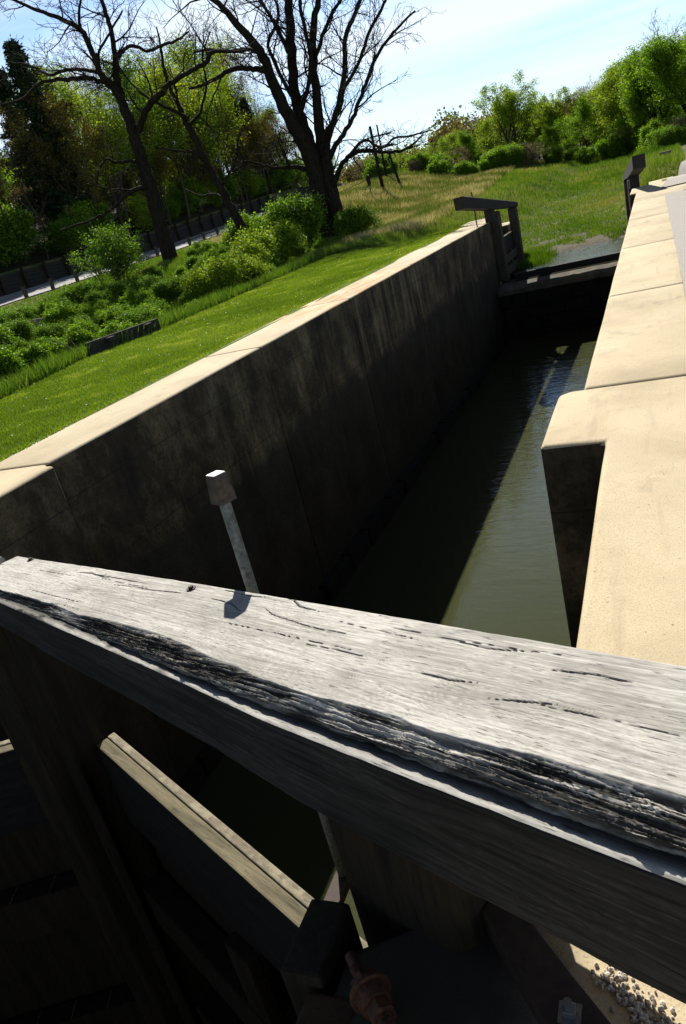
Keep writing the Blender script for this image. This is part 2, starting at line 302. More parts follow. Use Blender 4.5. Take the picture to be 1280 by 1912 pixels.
M = dict(shade_side=mat_wood('shade_dark_timber', (0.008, 0.008, 0.006), (0.028, 0.027, 0.020), sc=(0.8, 9, 9)), oldtimber=mat_wood('old_gate_timber', (0.03, 0.026, 0.018), (0.12, 0.10, 0.07), sc=(6, 6, 1.0)), conc=mat_concrete(), wall=mat_wall(), stone=mat_stone(), dstone=mat_stone('shade_dark_stone', 0.15), ground=mat_ground(), gravel=mat_gravel(),  # side timber and dark stone carry shade in their colour
    water=mat_water('lock_water', (0.058, 0.064, 0.027), 0.022, 3.4, 0.02, 0.10), pool=mat_water('pool_water', (0.05, 0.045, 0.03), 0.006, 6),
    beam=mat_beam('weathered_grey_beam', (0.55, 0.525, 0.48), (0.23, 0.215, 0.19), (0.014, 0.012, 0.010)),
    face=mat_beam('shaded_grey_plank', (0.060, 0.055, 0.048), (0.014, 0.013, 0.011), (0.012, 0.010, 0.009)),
    timber=mat_wood('dark_treated_timber', (0.010, 0.008, 0.005), (0.042, 0.030, 0.015), sc=(9, 9, 0.7)),
    railw=mat_wood('olive_aged_timber', (0.07, 0.06, 0.036), (0.23, 0.195, 0.12), sc=(0.8, 9, 9)),
    railmoss=mat_wood('mossy_timber', (0.14, 0.115, 0.08), (0.27, 0.23, 0.16), sc=(0.8, 9, 9), moss=(0.33, 0.29, 0.2)),
    blackwood=mat_wood('tarred_timber', (0.018, 0.016, 0.014), (0.055, 0.05, 0.043), sc=(0.8, 8, 8)),
    endgrain=mat_wood('reddish_end_grain', (0.03, 0.015, 0.008), (0.09, 0.048, 0.024), sc=(4, 4, 4)),
    rust=mat_metal('rusted_iron', (0.030, 0.013, 0.007), (0.13, 0.045, 0.018), 0.7, 0.15, 90), strap=mat_metal('dark_iron', (0.018, 0.011, 0.008), (0.045, 0.024, 0.016), 0.7, 0.2, 40),
    galv=mat_metal('blotchy_galvanised_pipe', (0.045, 0.05, 0.05), (0.17, 0.19, 0.19), 0.55, 0.3, 45), zinc=mat_metal('dull_zinc', (0.10, 0.11, 0.12), (0.24, 0.25, 0.27), 0.4, 0.7),
    caprust=mat_metal('rusting_steel_cap', (0.02, 0.018, 0.017), (0.10, 0.07, 0.055), 0.55, 0.2, 40), captop=mat_metal('worn_pale_steel', (0.36, 0.36, 0.36), (0.6, 0.6, 0.6), 0.5, 0.2),
    bark=mat_bark('dark_bark', (0.010, 0.008, 0.006), (0.040, 0.030, 0.021)), bark2=mat_bark('grey_brown_bark', (0.045, 0.035, 0.025), (0.12, 0.095, 0.068)),
    twig=mat_bark('pale_twig_bark', (0.09, 0.075, 0.055), (0.19, 0.16, 0.12)),
    spring=mat_leaf('spring_green_leaf', (0.10, 0.18, 0.010), (0.26, 0.38, 0.024), (0.44, 0.54, 0.06), 0.55),
    green=mat_leaf('green_leaf', (0.06, 0.15, 0.008), (0.17, 0.32, 0.015), (0.32, 0.48, 0.03), 0.55),
    bush=mat_leaf('bush_leaf', (0.05, 0.12, 0.012), (0.13, 0.26, 0.02), (0.28, 0.42, 0.04), 0.5),
    lime=mat_leaf('lime_leaf', (0.16, 0.23, 0.012), (0.30, 0.38, 0.022), (0.46, 0.50, 0.05), 0.5),
    olive=mat_leaf('bronze_bud_leaf', (0.08, 0.065, 0.014), (0.17, 0.135, 0.024), (0.27, 0.20, 0.04), 0.4),
    tan=mat_leaf('dry_tan_leaf', (0.14, 0.105, 0.05), (0.26, 0.2, 0.11), (0.4, 0.33, 0.2), 0.2),
    conif=mat_leaf('conifer_needle', (0.008, 0.02, 0.008), (0.02, 0.042, 0.014), (0.035, 0.06, 0.02), 0.1),
    grass=mat_leaf('lawn_blade', (0.10, 0.17, 0.008), (0.20, 0.30, 0.018), (0.40, 0.45, 0.08), 0.4),
    meadow=mat_leaf('meadow_blade', (0.06, 0.14, 0.008), (0.15, 0.25, 0.02), (0.38, 0.32, 0.14), 0.4),
    reed=mat_leaf('dry_grass_blade', (0.09, 0.16, 0.015), (0.30, 0.25, 0.11), (0.62, 0.53, 0.34), 0.3))

# ---------------------------------------------------------------- terrain
LAWNX = ([0, 9.2, 12.6, 14.5, 20, 32.6, 60], [-9.4, -9.8, -10.7, -10.4, -11.0, -12.5, -13])
def tz(x, y):
    x = np.asarray(x, float); y = np.asarray(y, float)
    cx = np.interp(y, *LAWNX); d = cx-x
    dip = 0.55*ss(0, 1.6, d)*(1-ss(20, 33, y))
    left = -dip+1.1*ss(1, 9, d)+0.035*(np.clip(y, 20, 130)-33)*ss(-14, -32, x)+1.0*ss(38, 66, y)*ss(-6, -13, x)*(1-ss(-24, -32, x))
    hill = 0.26*np.clip(-41.5-x, 0, 60)+1.7*ss(-39.2, -39.6, x)
    left = left+hill*ss(125, 90, y)
    left = np.where(x < -6.0, left, 0)
    far = 0.6*ss(50, 90, y)+8*ss(96, 200, y)*ss(-34, 22, x)+5*ss(96, 150, y)*ss(-18, 4, x)+0.10*np.clip(x-12, 0, 60)*ss(35, 70, y)
    bank = left+far+0.05*fbm(x*0.6, y*0.6, 5)*ss(27, 32, y)
    trough = -2.06+0.20*ss(30.3, 33.2, y)+0.95*ss(32, 62, y)+1.55*ss(55, 92, y)
    xd = x+2.85+0.6*(fbm(y*0.25, x*0, 9)-0.5); side = 2.05*ss(2.2, 8.0, np.where(xd > 0, xd*(1.0+1.4*ss(32, 44, y)), -xd))
    inn = np.minimum(bank, trough+side+0.16*(fbm(x*0.9, y*0.9, 3, 4)-0.5)*ss(28, 30, y))
    return np.where((y > 28.0) & (x > -12) & (x < 7), inn, bank)
xs = np.unique(np.round(np.concatenate([np.linspace(-420, -62, 40), np.linspace(-60, -12, 60), np.linspace(-12, 7, 58), [-6.05, 0.16, -5.2, -0.5], np.linspace(7, 60, 45), np.linspace(65, 420, 36)]), 3))
ys = np.unique(np.round(np.concatenate([[-60, -30, -12], np.linspace(-6, 28, 46), [28.05], np.linspace(28.4, 60, 84), np.linspace(61, 140, 60), np.linspace(145, 900, 60)]), 3))
X, Y = np.meshgrid(xs, ys); Z = tz(X, Y)
V = np.stack([X.ravel(), Y.ravel(), Z.ravel()], 1); nx = len(xs)
I, J = np.meshgrid(np.arange(nx-1), np.arange(len(ys)-1)); I = I.ravel(); J = J.ravel()
xc = (xs[I]+xs[I+1])/2; yc = (ys[J]+ys[J+1])/2
keep = ~((xc > -6.05) & (xc < 0.16) & (yc < 28.04))
a = (J*nx+I)[keep]; F = np.stack([a, a+1, a+nx+1, a+nx], 1)
def lawn_mask(x, y): return ss(-0.3, 0.5, x-np.interp(y, *LAWNX))*(1-ss(28, 31, y+0.0*x))*(x < 0)
lm = lawn_mask(V[:, 0], V[:, 1])+((V[:, 0] > 0) & (V[:, 1] < 26)).astype(float)*0.9
mud = (1-ss(-1.95, -1.62, V[:, 2]))*(V[:, 1] > 27.9)
me = np_mesh('ground', V, F, {'lawn': np.clip(lm, 0, 1), 'mud': mud, 'litter': np.clip(ss(-39, -41, V[:, 0])+ss(88, 96, V[:, 1])+ss(14, 20, V[:, 0])*ss(40, 60, V[:, 1]), 0, 1)}, True)
g = mesh_obj('ground', me, M['ground']); tag(g, kind='structure')

def strip(name, pts, half, mat, lift=0.02, n=60, bank=0.0):
    P = np.array(pts, float); d = np.r_[0, np.cumsum(np.hypot(*np.diff(P, axis=0).T))]; q = np.linspace(0, d[-1], n)
    cx = np.interp(q, d, P[:, 0]); cy = np.interp(q, d, P[:, 1]); tx = np.gradient(cx); ty = np.gradient(cy); l = np.hypot(tx, ty); nxx = -ty/l; nyy = tx/l
    vs = []; offs = np.linspace(-half, half, 7)
    zc = tz(cx, cy)
    for o_ in offs:
        x = cx+nxx*o_; y = cy+nyy*o_; vs.append(np.stack([x, y, np.maximum(tz(x, y), zc-0.0)+lift+bank*(o_+half)], 1))
    Vv = np.concatenate(vs); Ff = [[k*n+i, k*n+i+1, (k+1)*n+i+1, (k+1)*n+i] for k in range(6) for i in range(n-1)]
    me = np_mesh(name, Vv, Ff, None, True); o = mesh_obj(name, me, mat); tag(o, kind='structure'); return o
m, t, p, o_ = newmat('pale_road_asphalt'); setp(p, 0.8, 0.3); t.links.new(ramp(t, noise(t, pos(t), 3, 4), [(0.3, (0.20, 0.195, 0.19)), (0.7, (0.30, 0.29, 0.28))]), p.inputs['Base Color']); M['road'] = m
strip('road', [(-35.2, 8), (-35.2, 60), (-35.2, 110), (-38, 150)], 1.9, M['road'], 0.06, 90, 0.085)
strip('towpath', [(1.6, 23.4), (2.2, 34), (3.6, 46), (9, 62), (22, 76)], 1.5, M['gravel'], 0.03, 60)
# the towpath's near stretch lies beside the coping
mb = MB(); mb.add([(0.16, -6, 0.012), (3.3, -6, 0.012), (3.3, 21.0, 0.012), (0.16, 21.0, 0.012)], [(0, 1, 2, 3)])
o = mb.build('gravel_path', M['gravel']); tag(o, kind='structure')

# ---------------------------------------------------------------- lock walls
def wall_seg(parent, poly, ztop=0.0, zbot=-5.2, bev=0.035, name='wall_segment'):
    bm = bmesh.new(); vb = [bm.verts.new((x, y, zbot)) for x, y in poly]; vt = [bm.verts.new((x, y, ztop)) for x, y in poly]; n = len(poly)
    bm.faces.new(vt); bm.faces.new(vb[::-1])
    for i in range(n): bm.faces.new((vb[i], vb[(i+1) % n], vt[(i+1) % n], vt[i]))
    bm.normal_update(); bmesh.ops.recalc_face_normals(bm, faces=bm.faces)
    es = [e for e in bm.edges if e.verts[0].co.z > ztop-1e-4 and e.verts[1].co.z > ztop-1e-4]
    es += [e for e in bm.edges if abs(e.verts[0].co.z-e.verts[1].co.z) > 1]
    bmesh.ops.bevel(bm, geom=es, offset=bev, segments=4, affect='EDGES', profile=0.5)
    # break up the straight arrises a little
    bmesh.ops.subdivide_edges(bm, edges=[e for e in bm.edges if e.calc_length() > 0.7 and abs(e.verts[0].co.z-e.verts[1].co.z) < 0.1], cuts=7)
    for v in bm.verts:
        if v.co.z > ztop-0.2:
            v.co.x += 0.010*(float(vn(v.co.y*1.7, v.co.x, 3))-0.5); v.co.z += 0.008*(float(vn(v.co.y*1.3, v.co.x*2, 8))-0.5)
    me = bpy.data.meshes.new(name); bm.normal_update()
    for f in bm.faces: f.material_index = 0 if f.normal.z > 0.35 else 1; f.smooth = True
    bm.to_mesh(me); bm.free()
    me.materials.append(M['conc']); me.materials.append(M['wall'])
    o = bpy.data.objects.new(name, me); COL.objects.link(o); o.parent = parent
    mod = o.modifiers.new('en', 'EDGE_SPLIT'); mod.split_angle = math.radians(40)
    return o
G = 0.009
LW = thing('lock_wall', 'stained concrete lock wall along the mown lawn, pale flat top', 'wall')
segs = [(-8, 5.02, [(-6.04, -8), (-5.32, -8), (-5.32, 1.0), (-4.98, 1.0)] if 0 else None)]
wall_seg(LW, [(-6.04, -8), (-5.0, -8), (-5.0, 0.95), (-5.34, 1.12), (-5.34, 3.98), (-5.0, 3.98), (-5.0, 4.98), (-5.10, 4.985), (-5.15, 5.06-G), (-6.04, 5.06-G)])
def outer(y): return float(np.interp(y, [5, 8.2, 12, 30], [-6.03, -6.15, -6.22, -6.2]))
cuts = [5.06+G, 9.5, 13.2, 17.4, 21.5, 25.2, 27.4]
for a_, b_ in zip(cuts[:-1], cuts[1:]):
    wall_seg(LW, [(outer(a_), a_), (-5.16, a_), (-5.16, b_-2*G), (outer(b_), b_-2*G)])
wall_seg(LW, [(-6.6, 27.4), (-5.45, 27.4), (-5.45, 30.8), (-6.6, 30.8)], ztop=-0.03)
wall_seg(LW, [(-6.6, 30.82), (-5.2, 30.82), (-5.2, 32.6), (-6.6, 32.6)], ztop=-0.45)
# old masonry footing showing just above the water
random.seed(4)
y = 4.2; mb = MB()
while y < 26.2:
    l = random.uniform(0.55, 1.1); h = random.choice([0, 0, 1, 1, 1]); dx = random.uniform(0.0, 0.03)
    if h: mb.box(-5.2, -4.99+dx, y, y+l-0.04, -4.3, -3.62-random.uniform(0, 0.05))
    else: mb.box(-5.2, -5.07+dx, y, y+l-0.04, -4.3, -3.66-random.uniform(0, 0.05))
    y += l
mb.build('stone_footing', M['dstone'], LW, bevel=0.025)
RW = thing('lock_wall', 'broad sunlit concrete lock wall with a square notch, beside the gravel path', 'wall')
wall_seg(RW, [(0.16, -8), (0.16, 5.06-G), (-0.54, 5.06-G), (-0.62, 5.05), (-0.69, 4.99), (-0.69, 4.02), (-0.35, 4.02), (-0.35, 1.32), (-0.50, 1.12), (-0.72, 0.98), (-0.72, -8)][::-1], bev=0.03)
cuts = [5.06+G, 8.42, 12.15, 16.3, 20.9]
for a_, b_ in zip(cuts[:-1], cuts[1:]):
    wall_seg(RW, [(-0.54, a_), (0.17+0.004*(a_-5), a_), (0.17+0.004*(b_-5), b_-2*G), (-0.54, b_-2*G)])
wall_seg(RW, [(-0.54, 20.9), (0.8, 20.9), (1.3, 24.2-2*G), (-0.54, 24.2-2*G)])
wall_seg(RW, [(-0.70, 24.2), (1.3, 24.2), (1.0, 26.9), (-0.70, 26.9)])
wall_seg(RW, [(-0.24, 27.0), (0.55, 27.0), (0.55, 30.8), (-0.24, 30.8)], ztop=-0.12)
wall_seg(RW, [(-0.5, 30.82), (0.55, 30.82), (0.55, 32.6), (-0.5, 32.6)], ztop=-0.55)

# breast wall between the chamber and the drained upper canal
BW = thing('breast_wall', 'low stone and concrete sill wall across the far end of the lock', 'wall', (-2.85, 26.6, -5))
rng = np.random.default_rng(2)
nb = 46; bx = np.linspace(-2.3, 2.3, nb); prof = []
for i, x_ in enumerate(bx):
    r_ = 0.06*(fbm(x_*2.3, 0.3, 3)-0.5); q_ = 0.05*(fbm(x_*6, 4.3, 3)-0.5)
    prof.append([(x_, 0.12+r_, 2.55), (x_, -0.02+r_, 2.60+q_), (x_, -0.05+r_+q_, 2.75), (x_, 0.0+r_+q_, 2.86+q_), (x_, 0.35+r_, 2.93+q_*0.6), (x_, 0.9, 2.90), (x_, 0.9, 2.5)])
V = np.array(prof).reshape(-1, 3); F = [[i*7+k, (i+1)*7+k, (i+1)*7+(k+1) % 7, i*7+(k+1) % 7] for i in range(nb-1) for k in range(7)]
mesh_obj('cap_slab', np_mesh('cap_slab', V, F), M['stone'], BW)
mb = MB()
for r_ in range(5):
    z1 = 2.55-r_*0.42; x_ = -2.29+(r_ % 2)*-0.0
    while x_ < 2.25:
        l = min(random.uniform(0.5, 0.95), 2.29-x_); mb.box(x_, x_+l-0.02, 0.04+random.uniform(0, 0.05), 0.7, z1-0.40, z1); x_ += l
mb.build('stone_course', M['dstone'], BW, bevel=0.02)  # courses under the slab coloured near black for their shade
mb = MB(); mb.box(-2.28, 2.28, 0.9, 1.7, 2.2, 2.93); mb.build('sill_floor', M['stone'], BW)
mb = MB(); mb.box(-1.85, 2.05, 1.05, 1.22, 2.9, 3.12); mb.build('sill_timber', M['blackwood'], BW, bevel=0.01)

# waters
mb = MB(); mb.box(-5.6, -0.2, -10, 26.9, -5.1, -3.95)
tag(mb.build('water', M['water']), kind='structure')
mb = MB(); mb.add([(-5.4, 27.83, -1.93), (-0.25, 27.83, -1.93), (-0.25, 37, -1.93), (-5.4, 37, -1.93)], [(0, 1, 2, 3)])
tag(mb.build('pool_water', M['pool']), kind='structure')
mb = MB(); mb.add([(-4.7, 27.05, -2.064), (-0.8, 27.15, -2.064), (-0.8, 27.62, -2.064), (-4.6, 27.62, -2.064)], [(0, 1, 2, 3)])
tag(mb.build('seep_water', M['pool']), kind='structure')

# ---------------------------------------------------------------- gate leaves
def balance_simple(parent, u, x0=-5.6, x1=2.75, z_tip=0.31, slope=0.0905):
    """heavy tapered beam, local x from the outer end (x0) to the mitre end (x1)"""
    n = 40; V = []; Fs = []
    for i in range(n):
        x_ = x0+(x1-x0)*i/(n-1); s_ = x1-x_; zt = z_tip+slope*s_; th = float(np.interp(s_, [0, 2, 3.1, 8.5], [0.17, 0.25, 0.31, 0.36])); hw = 0.165
        w_ = 0.006*(float(vn(x_*3, 1, 4))-0.5)
        V += [(x_, -hw+w_, zt-th), (x_, hw+w_, zt-th), (x_, hw+w_, zt-0.02), (x_, hw-0.02+w_, zt+w_), (x_, -hw+0.02+w_, zt+w_), (x_, -hw+w_, zt-0.02)]
    for i in range(n-1):
        for k in range(6): Fs.append((i*6+k, i*6+(k+1) % 6, (i+1)*6+(k+1) % 6, (i+1)*6+k))
    Fs += [tuple(range(5, -1, -1)), tuple((n-1)*6+k for k in range(6))]
    mb = MB(); mb.add(V, Fs); return mb.build('balance_beam', M['blackwood'], parent)
def leaf_parts(g, u, Ln, zb, rails, wood, rail, moss, rodx=None, ztop=0.31, midpost=True):
    # u = +1 when local +y faces upstream
    def B(x0, x1, y0, y1, z0, z1):
        ya, yb = sorted((y0*u, y1*u)); return MB().box(x0, x1, ya, yb, z0, z1)
    hz = ztop+0.0905*Ln-0.28
    B(-0.20, 0.17, -0.165, 0.145, zb, hz).build('heel_post', wood, g, bevel=0.075, seg=4)
    B(Ln-0.16, Ln+0.10, -0.165, 0.135, zb, ztop-0.17).build('mitre_post', wood, g, bevel=0.02)
    def K(x0, x1, y0, y1, z0, z1):   # rails run very slightly skew to the beam
        f = lambda x_: -0.185*(1-x_/Ln)
        c = [(x0, (y0+f(x0))*u), (x1, (y0+f(x1))*u), (x1, (y1+f(x1))*u), (x0, (y1+f(x0))*u)]
        if u < 0: c = c[::-1]
        return MB().hexa([(a_, b_, z0) for a_, b_ in c]+[(a_, b_, z1) for a_, b_ in c])
    def two(o_):
        o_.data.materials.append(M['shade_side'])
        for f_ in o_.data.polygons: f_.material_index = 0 if f_.normal.z > 0.5 else 1  # top keeps the rail wood; other faces have shade painted as dark colour
    two(K(0.173, Ln-0.163, 0.095, 0.158, -1.12, -0.64).build('top_rail', rail, g, bevel=0.008))
    K(0.175, Ln-0.165, 0.160, 0.198, -0.83, -0.634).build('cap_strip', moss, g, bevel=0.006)
    for z_ in rails: K(0.173, Ln-0.163, 0.02, 0.155, z_-0.26, z_).build('rail', wood, g, bevel=0.012)
    if midpost: K(Ln*0.5-0.09, Ln*0.5+0.09, 0.03, 0.094, zb+0.05, -1.13).build('stile', wood, g, bevel=0.01)
    mb = MB(); x_ = 0.175
    while x_ < Ln+0.07:
        w = min(0.21, Ln+0.085-x_); q = K(x_, x_+w-0.0006, 0.162, 0.196, zb, -0.835); mb.add(q.v, q.f); x_ += w
    mb.build('sheathing', wood, g)

# upper leaves, swung open upstream
a1 = math.radians(90-4.5)
U1 = thing('lock_gate', 'open far timber lock gate on the lawn side, black beam rising over the lawn', 'lock gate', (-5.02, 27.55, 0), a1, 'open upper lock gates')
leaf_parts(U1, 1, 2.5, -2.05, (-1.22, -1.62), M['oldtimber'], M['oldtimber'], M['oldtimber'])
balance_simple(U1, 1, -3.65, 2.75, 0.30, 0.113)
MB().cyl((-1.9, 0.1, 0.0), (-1.9, 0.1, 1.05), 0.018).build('valve_rod', M['strap'], U1)
a2 = math.radians(90+4.5)
U2 = thing('lock_gate', 'open far timber lock gate whose square beam end faces along the sunny coping', 'lock gate', (-0.66, 27.55, 0), a2, 'open upper lock gates')
leaf_parts(U2, -1, 2.5, -2.05, (-1.22, -1.62), M['oldtimber'], M['oldtimber'], M['oldtimber'])
balance_simple(U2, -1, -3.5, 2.75, 0.30, 0.105)
MB().box(-0.75, -0.45, -0.14, 0.14, 0.0, 0.45).build('beam_support', M['blackwood'], U2, bevel=0.01)
MB().box(-0.75, -0.45, -0.14, 0.14, 0.0, 0.5).build('beam_support', M['blackwood'], U1, bevel=0.01)

# lower leaf on the far (lawn) side: its mitre end shows at the photo's left edge
th = math.radians(24)
L1 = thing('lock_gate', 'near closed lock gate leaf on the lawn side, cut by the left edge', 'lock gate', (-2.85-2.27, 1.22, 0), th, 'closed lower lock gates')
leaf_parts(L1, 1, 2.49, -4.95, (-1.5, -2.4, -3.3), M['timber'], M['railw'], M['railmoss'])
bb = balance_simple(L1, 1, -5.4, 2.50, 0.335); bb.data.materials[0] = M['beam']

# lower leaf nearest the camera
L2 = thing('lock_gate', 'near closed lock gate leaf under the bleached rotting beam, bottom foreground', 'lock gate', (-0.58, 1.22, 0), math.pi-th, 'closed lower lock gates')
leaf_parts(L2, -1, 2.49, -4.95, (-1.5, -2.4, -3.3), M['timber'], M['railw'], M['railmoss'])

# detailed balance beam, local frame: s from the mitre end along the beam, w from its far edge towards the camera
Cc, Sn = math.cos(th), math.sin(th)
def bworld(s_, w_, z_):  # w is measured square to the beam
    return np.stack([-2.85+s_*Cc-w_*Sn, 2.42-s_*Sn-w_*Cc, z_], -1)
WID = 0.385*Cc
def Xof(s_): return -2.85+s_*Cc
def seg_dist(px, py, a_, b_):
    ax, ay = a_; bx_, by = b_; dx, dy = bx_-ax, by-ay; L2_ = dx*dx+dy*dy
    t_ = np.clip(((px-ax)*dx+(py-ay)*dy)/L2_, 0, 1); return np.hypot(px-ax-t_*dx, py-ay-t_*dy), t_
CR = [[(-2.152, 0.158), (-2.057, 0.127), (-1.963, 0.148), (-1.898, 0.158)], [(-1.833, 0.256), (-1.701, 0.226), (-1.553, 0.221), (-1.416, 0.182), (-1.397, 0.138)], [(-1.295, 0.043), (-1.202, 0.05), (-1.126, 0.063), (-1.064, 0.036)], [(-1.015, 0.009), (-0.969, 0.027), (-0.925, 0.086), (-0.843, 0.11)], [(-1.29, 0.186), (-1.159, 0.203), (-1.095, 0.266), (-1.065, 0.254)], [(-1.029, 0.176), (-0.971, 0.243), (-0.807, 0.293), (-0.659, 0.282)], [(-0.76, 0.17), (-0.658, 0.191), (-0.567, 0.194), (-0.509, 0.211)], [(-0.263, 0.559), (-0.2, 0.517), (-0.148, 0.48)], [(-0.453, 0.487), (-0.36, 0.492), (-0.298, 0.458)], [(-0.772, 0.47), (-0.647, 0.454), (-0.559, 0.464)], [(-0.449, 0.152), (-0.351, 0.167), (-0.265, 0.121)], [(-0.219, 0.248), (-0.128, 0.204), (-0.044, 0.215)]]
CWD = [2.0, 1.3, 1.6, 2.6, 1.2, 1.3, 1.0, 1.8, 1.2, 1.2, 1.2, 1.5]
r2 = np.random.default_rng(12)
for i in range(9):
    x_ = r2.uniform(-2.8, 0.4); w_ = r2.uniform(0.05, 0.75); l_ = r2.uniform(0.2, 0.5)
    CR.append([(x_, w_), (x_+l_*0.5, w_+r2.uniform(-.02, .02)), (x_+l_, w_+r2.uniform(-.03, .03))]); CWD.append(r2.uniform(0.35, 0.7))
KN = [(-2.335, 0.217, 0.05), (-1.041, 0.225, 0.045), (-0.533, 0.461, 0.03), (-0.564, 0.671, 0.06), (-0.115, 0.488, 0.05), (-1.95, 0.45, 0.05), (-1.62, 0.36, 0.04)]
sA = np.concatenate([np.arange(0, 3.45, 0.0022), np.linspace(3.46, 8.2, 60)]); wN = 176
Xa = Xof(sA)
Wd = np.interp(Xa, [-2.85, -2.5, -2, -1.5, -1.04, -.69, -.38, 0, 3], [.785, .815, .88, .93, .985, 1.045, 1.055, 1.06, 1.06])*WID
r1 = np.interp(Xa, [-2.85, -2.545, -2.23, -1.92, -1.71, -1.5, -1.28, -1.1, -.98, -.84, -.7, -.58, -.48, -.38, -.29, -.2, -.12, 0, .6, 3], [.73, .726, .715, .72, .765, .73, .725, .765, .815, .84, .875, .885, .86, .85, .875, .855, .83, .82, .85, .92])*WID
r1 = r1+0.012*(fbm(sA*11, 0*sA, 2, 5, .65)-0.5)
e2 = np.interp(Xa, [-2.85, -2.5, -1.9, -1.6, -1.02, -.81, -.64, -.49, -.36, -.28, -.2, -.156, -.1, 0, .6, 3], [.735, .745, .785, .85, .935, .945, .905, .89, .90, .875, .92, .965, .985, .985, .99, 1.0])*WID
e2 = np.maximum(np.minimum(np.maximum(e2, Wd-0.030), Wd-0.012)+0.009*(fbm(sA*22, 3+0*sA, 6, 4, 0.6)-0.5), r1+0.01)
vv = np.linspace(0, 1, wN)
nA = int(wN*0.66); nB = wN-nA-14
Wg = np.zeros((len(sA), wN)); Hg = np.zeros_like(Wg); Fl = np.zeros_like(Wg)
ta = np.linspace(0, 1, nA); tb = np.linspace(0, 1, nB+1)[1:]; tcv = np.linspace(0, 1, 14)
Wg[:, :nA] = r1[:, None]*ta; Wg[:, nA:nA+nB] = r1[:, None]+(e2-r1)[:, None]*tb; Wg[:, nA+nB:] = e2[:, None]-0.012*tcv
drop = np.interp(Xa, [-2.85, -2.3, -1.7, -1.5, -1, -.5, 0, 3], [.014, .020, .026, .026, .028, .032, .034, .034])
Fl[:, nA:nA+nB] = tb; Fl[:, nA+nB:] = 1+tcv
hl = np.interp(Xa, [-2.85, -2, -1, 0, 3], [-.030, -.035, -.052, -.066, -.07])
S2 = sA[:, None]+0*Wg; X2 = Xof(S2)-Wg*Sn*0
wf = Wg/WID
# grain lines flow round the knots
gr = Wg.copy()
for kx, kw, kr in KN:
    dx_ = (Xof(S2)-kx); dw = (wf-kw)*WID
    gr += np.sign(dw+1e-6)*kr*0.35*np.exp(-(dx_/(kr*2.4))**2-(np.abs(dw)/(kr*0.9)))
gr += 0.012*(fbm(S2*1.1, Wg*3, 21, 3)-0.5)*2+0.004*(fbm(S2*4, Wg*10, 22, 3)-0.5)
g1 = fbm(S2*2.2, gr*190, 31, 4, 0.62); g2 = fbm(S2*9, gr*420, 35, 3, 0.6); pat = fbm(S2*5, Wg*14, 41, 5, 0.6); pat2 = fbm(S2*1.4, Wg*6, 42, 4)
g3 = fbm(S2*3.0, gr*600, 37, 3, 0.6); tone = 0.50+0.35*(g1-0.5)+0.6*(g2-0.5)+0.7*(g3-0.5)+0.75*(pat-0.5)+0.45*(pat2-0.5)
gl_ = fbm(S2*0.8, gr*120, 55, 2, 0.5); check = np.clip((gl_-0.80)*14, 0, 1)*np.clip((fbm(S2*1.7, gr*26, 51, 3)-0.50)*9, 0, 1)
flank = np.clip(Fl, 0, 1)
H = -0.0022*(1-g1)-0.0045*check
dark = 0.75*check
for cpts, cw in zip(CR, CWD):
    for (xa_, wa), (xb_, wb) in zip(cpts[:-1], cpts[1:]):
        lo, hi = min(xa_, xb_)-0.03, max(xa_, xb_)+0.03; rows = np.where((Xa > lo) & (Xa < hi))[0]
        if not len(rows): continue
        sl_ = slice(rows[0], rows[-1]+1)
        jw = 0.006*(fbm(S2[sl_]*14, Wg[sl_]*3, 61, 3)-0.5)
        d_, t_ = seg_dist(Xof(S2[sl_]), Wg[sl_]+jw, (xa_, wa*WID), (xb_, wb*WID))
        tp_ = np.clip(np.minimum(Xof(S2[sl_])-cpts[0][0], cpts[-1][0]-Xof(S2[sl_]))/0.05, 0.15, 1); f_ = np.clip(1.35-d_/(0.0011*cw*tp_*(0.75+0.5*vn(S2[sl_]*6, 0*S2[sl_], 66))), 0, 1)
        H[sl_] -= 0.006*f_; dark[sl_] = np.maximum(dark[sl_], f_)
for kx, kw, kr in KN:
    rr = np.hypot(Xof(S2)-kx, (wf-kw)*WID*1.6)
    ring = 0.5+0.5*np.sin(rr*900+5*pat); e_ = np.exp(-(rr/(kr*0.55))**2)
    tone -= 0.35*e_*ring; H -= 0.002*e_*ring
# rotten flank: fibrous steps, chips and pits
fib = fbm(S2*7, Wg*330, 71, 4, 0.65); chip = fbm(S2*7+3*fbm(S2*3, Wg*8, 76, 3), Wg*260, 75, 5, 0.66); chip = 0.5*chip+0.5*np.floor(chip*9+0.5)/9; pit = fbm(S2*5, Wg*60, 79, 4, 0.6)
rough_amt = np.interp(Xof(S2), [-2.85, -1.95, -1.8, -1.72, -1.6, -1.0, -.75, -.5, -.3, -.1, .5], [1.2, 1.3, .25, .2, 1.5, 1.3, .8, .6, .7, 1.0, .8])
Hf = -drop[:, None]*flank**0.9+(0.014*(chip-0.6)-0.012*np.clip(pit-0.5, 0, 1)*2+0.006*(fib-0.5))*rough_amt*np.clip(flank*4, 0, 1)
on = (Fl > 0) & (Fl <= 1)
H = np.where(on, Hf+H*0.5, H)
wide = np.interp(Xof(S2), [-2.85, -1.8, -.9, -.5, 0, 3], [.60, .60, .585, .55, .54, .5]); dk = np.clip((wide-chip)*14, 0, 1)*0.97+np.clip((wide-0.05-pit)*9, 0, 1)*0.9
dk = np.clip(dk*np.clip(rough_amt, 0.5, 1.3), 0, 1)*np.clip(flank*6, 0, 1)*(0.55+0.45*np.clip(1.6-flank, 0, 1))
dark = np.where(on, np.maximum(dark, dk), dark)
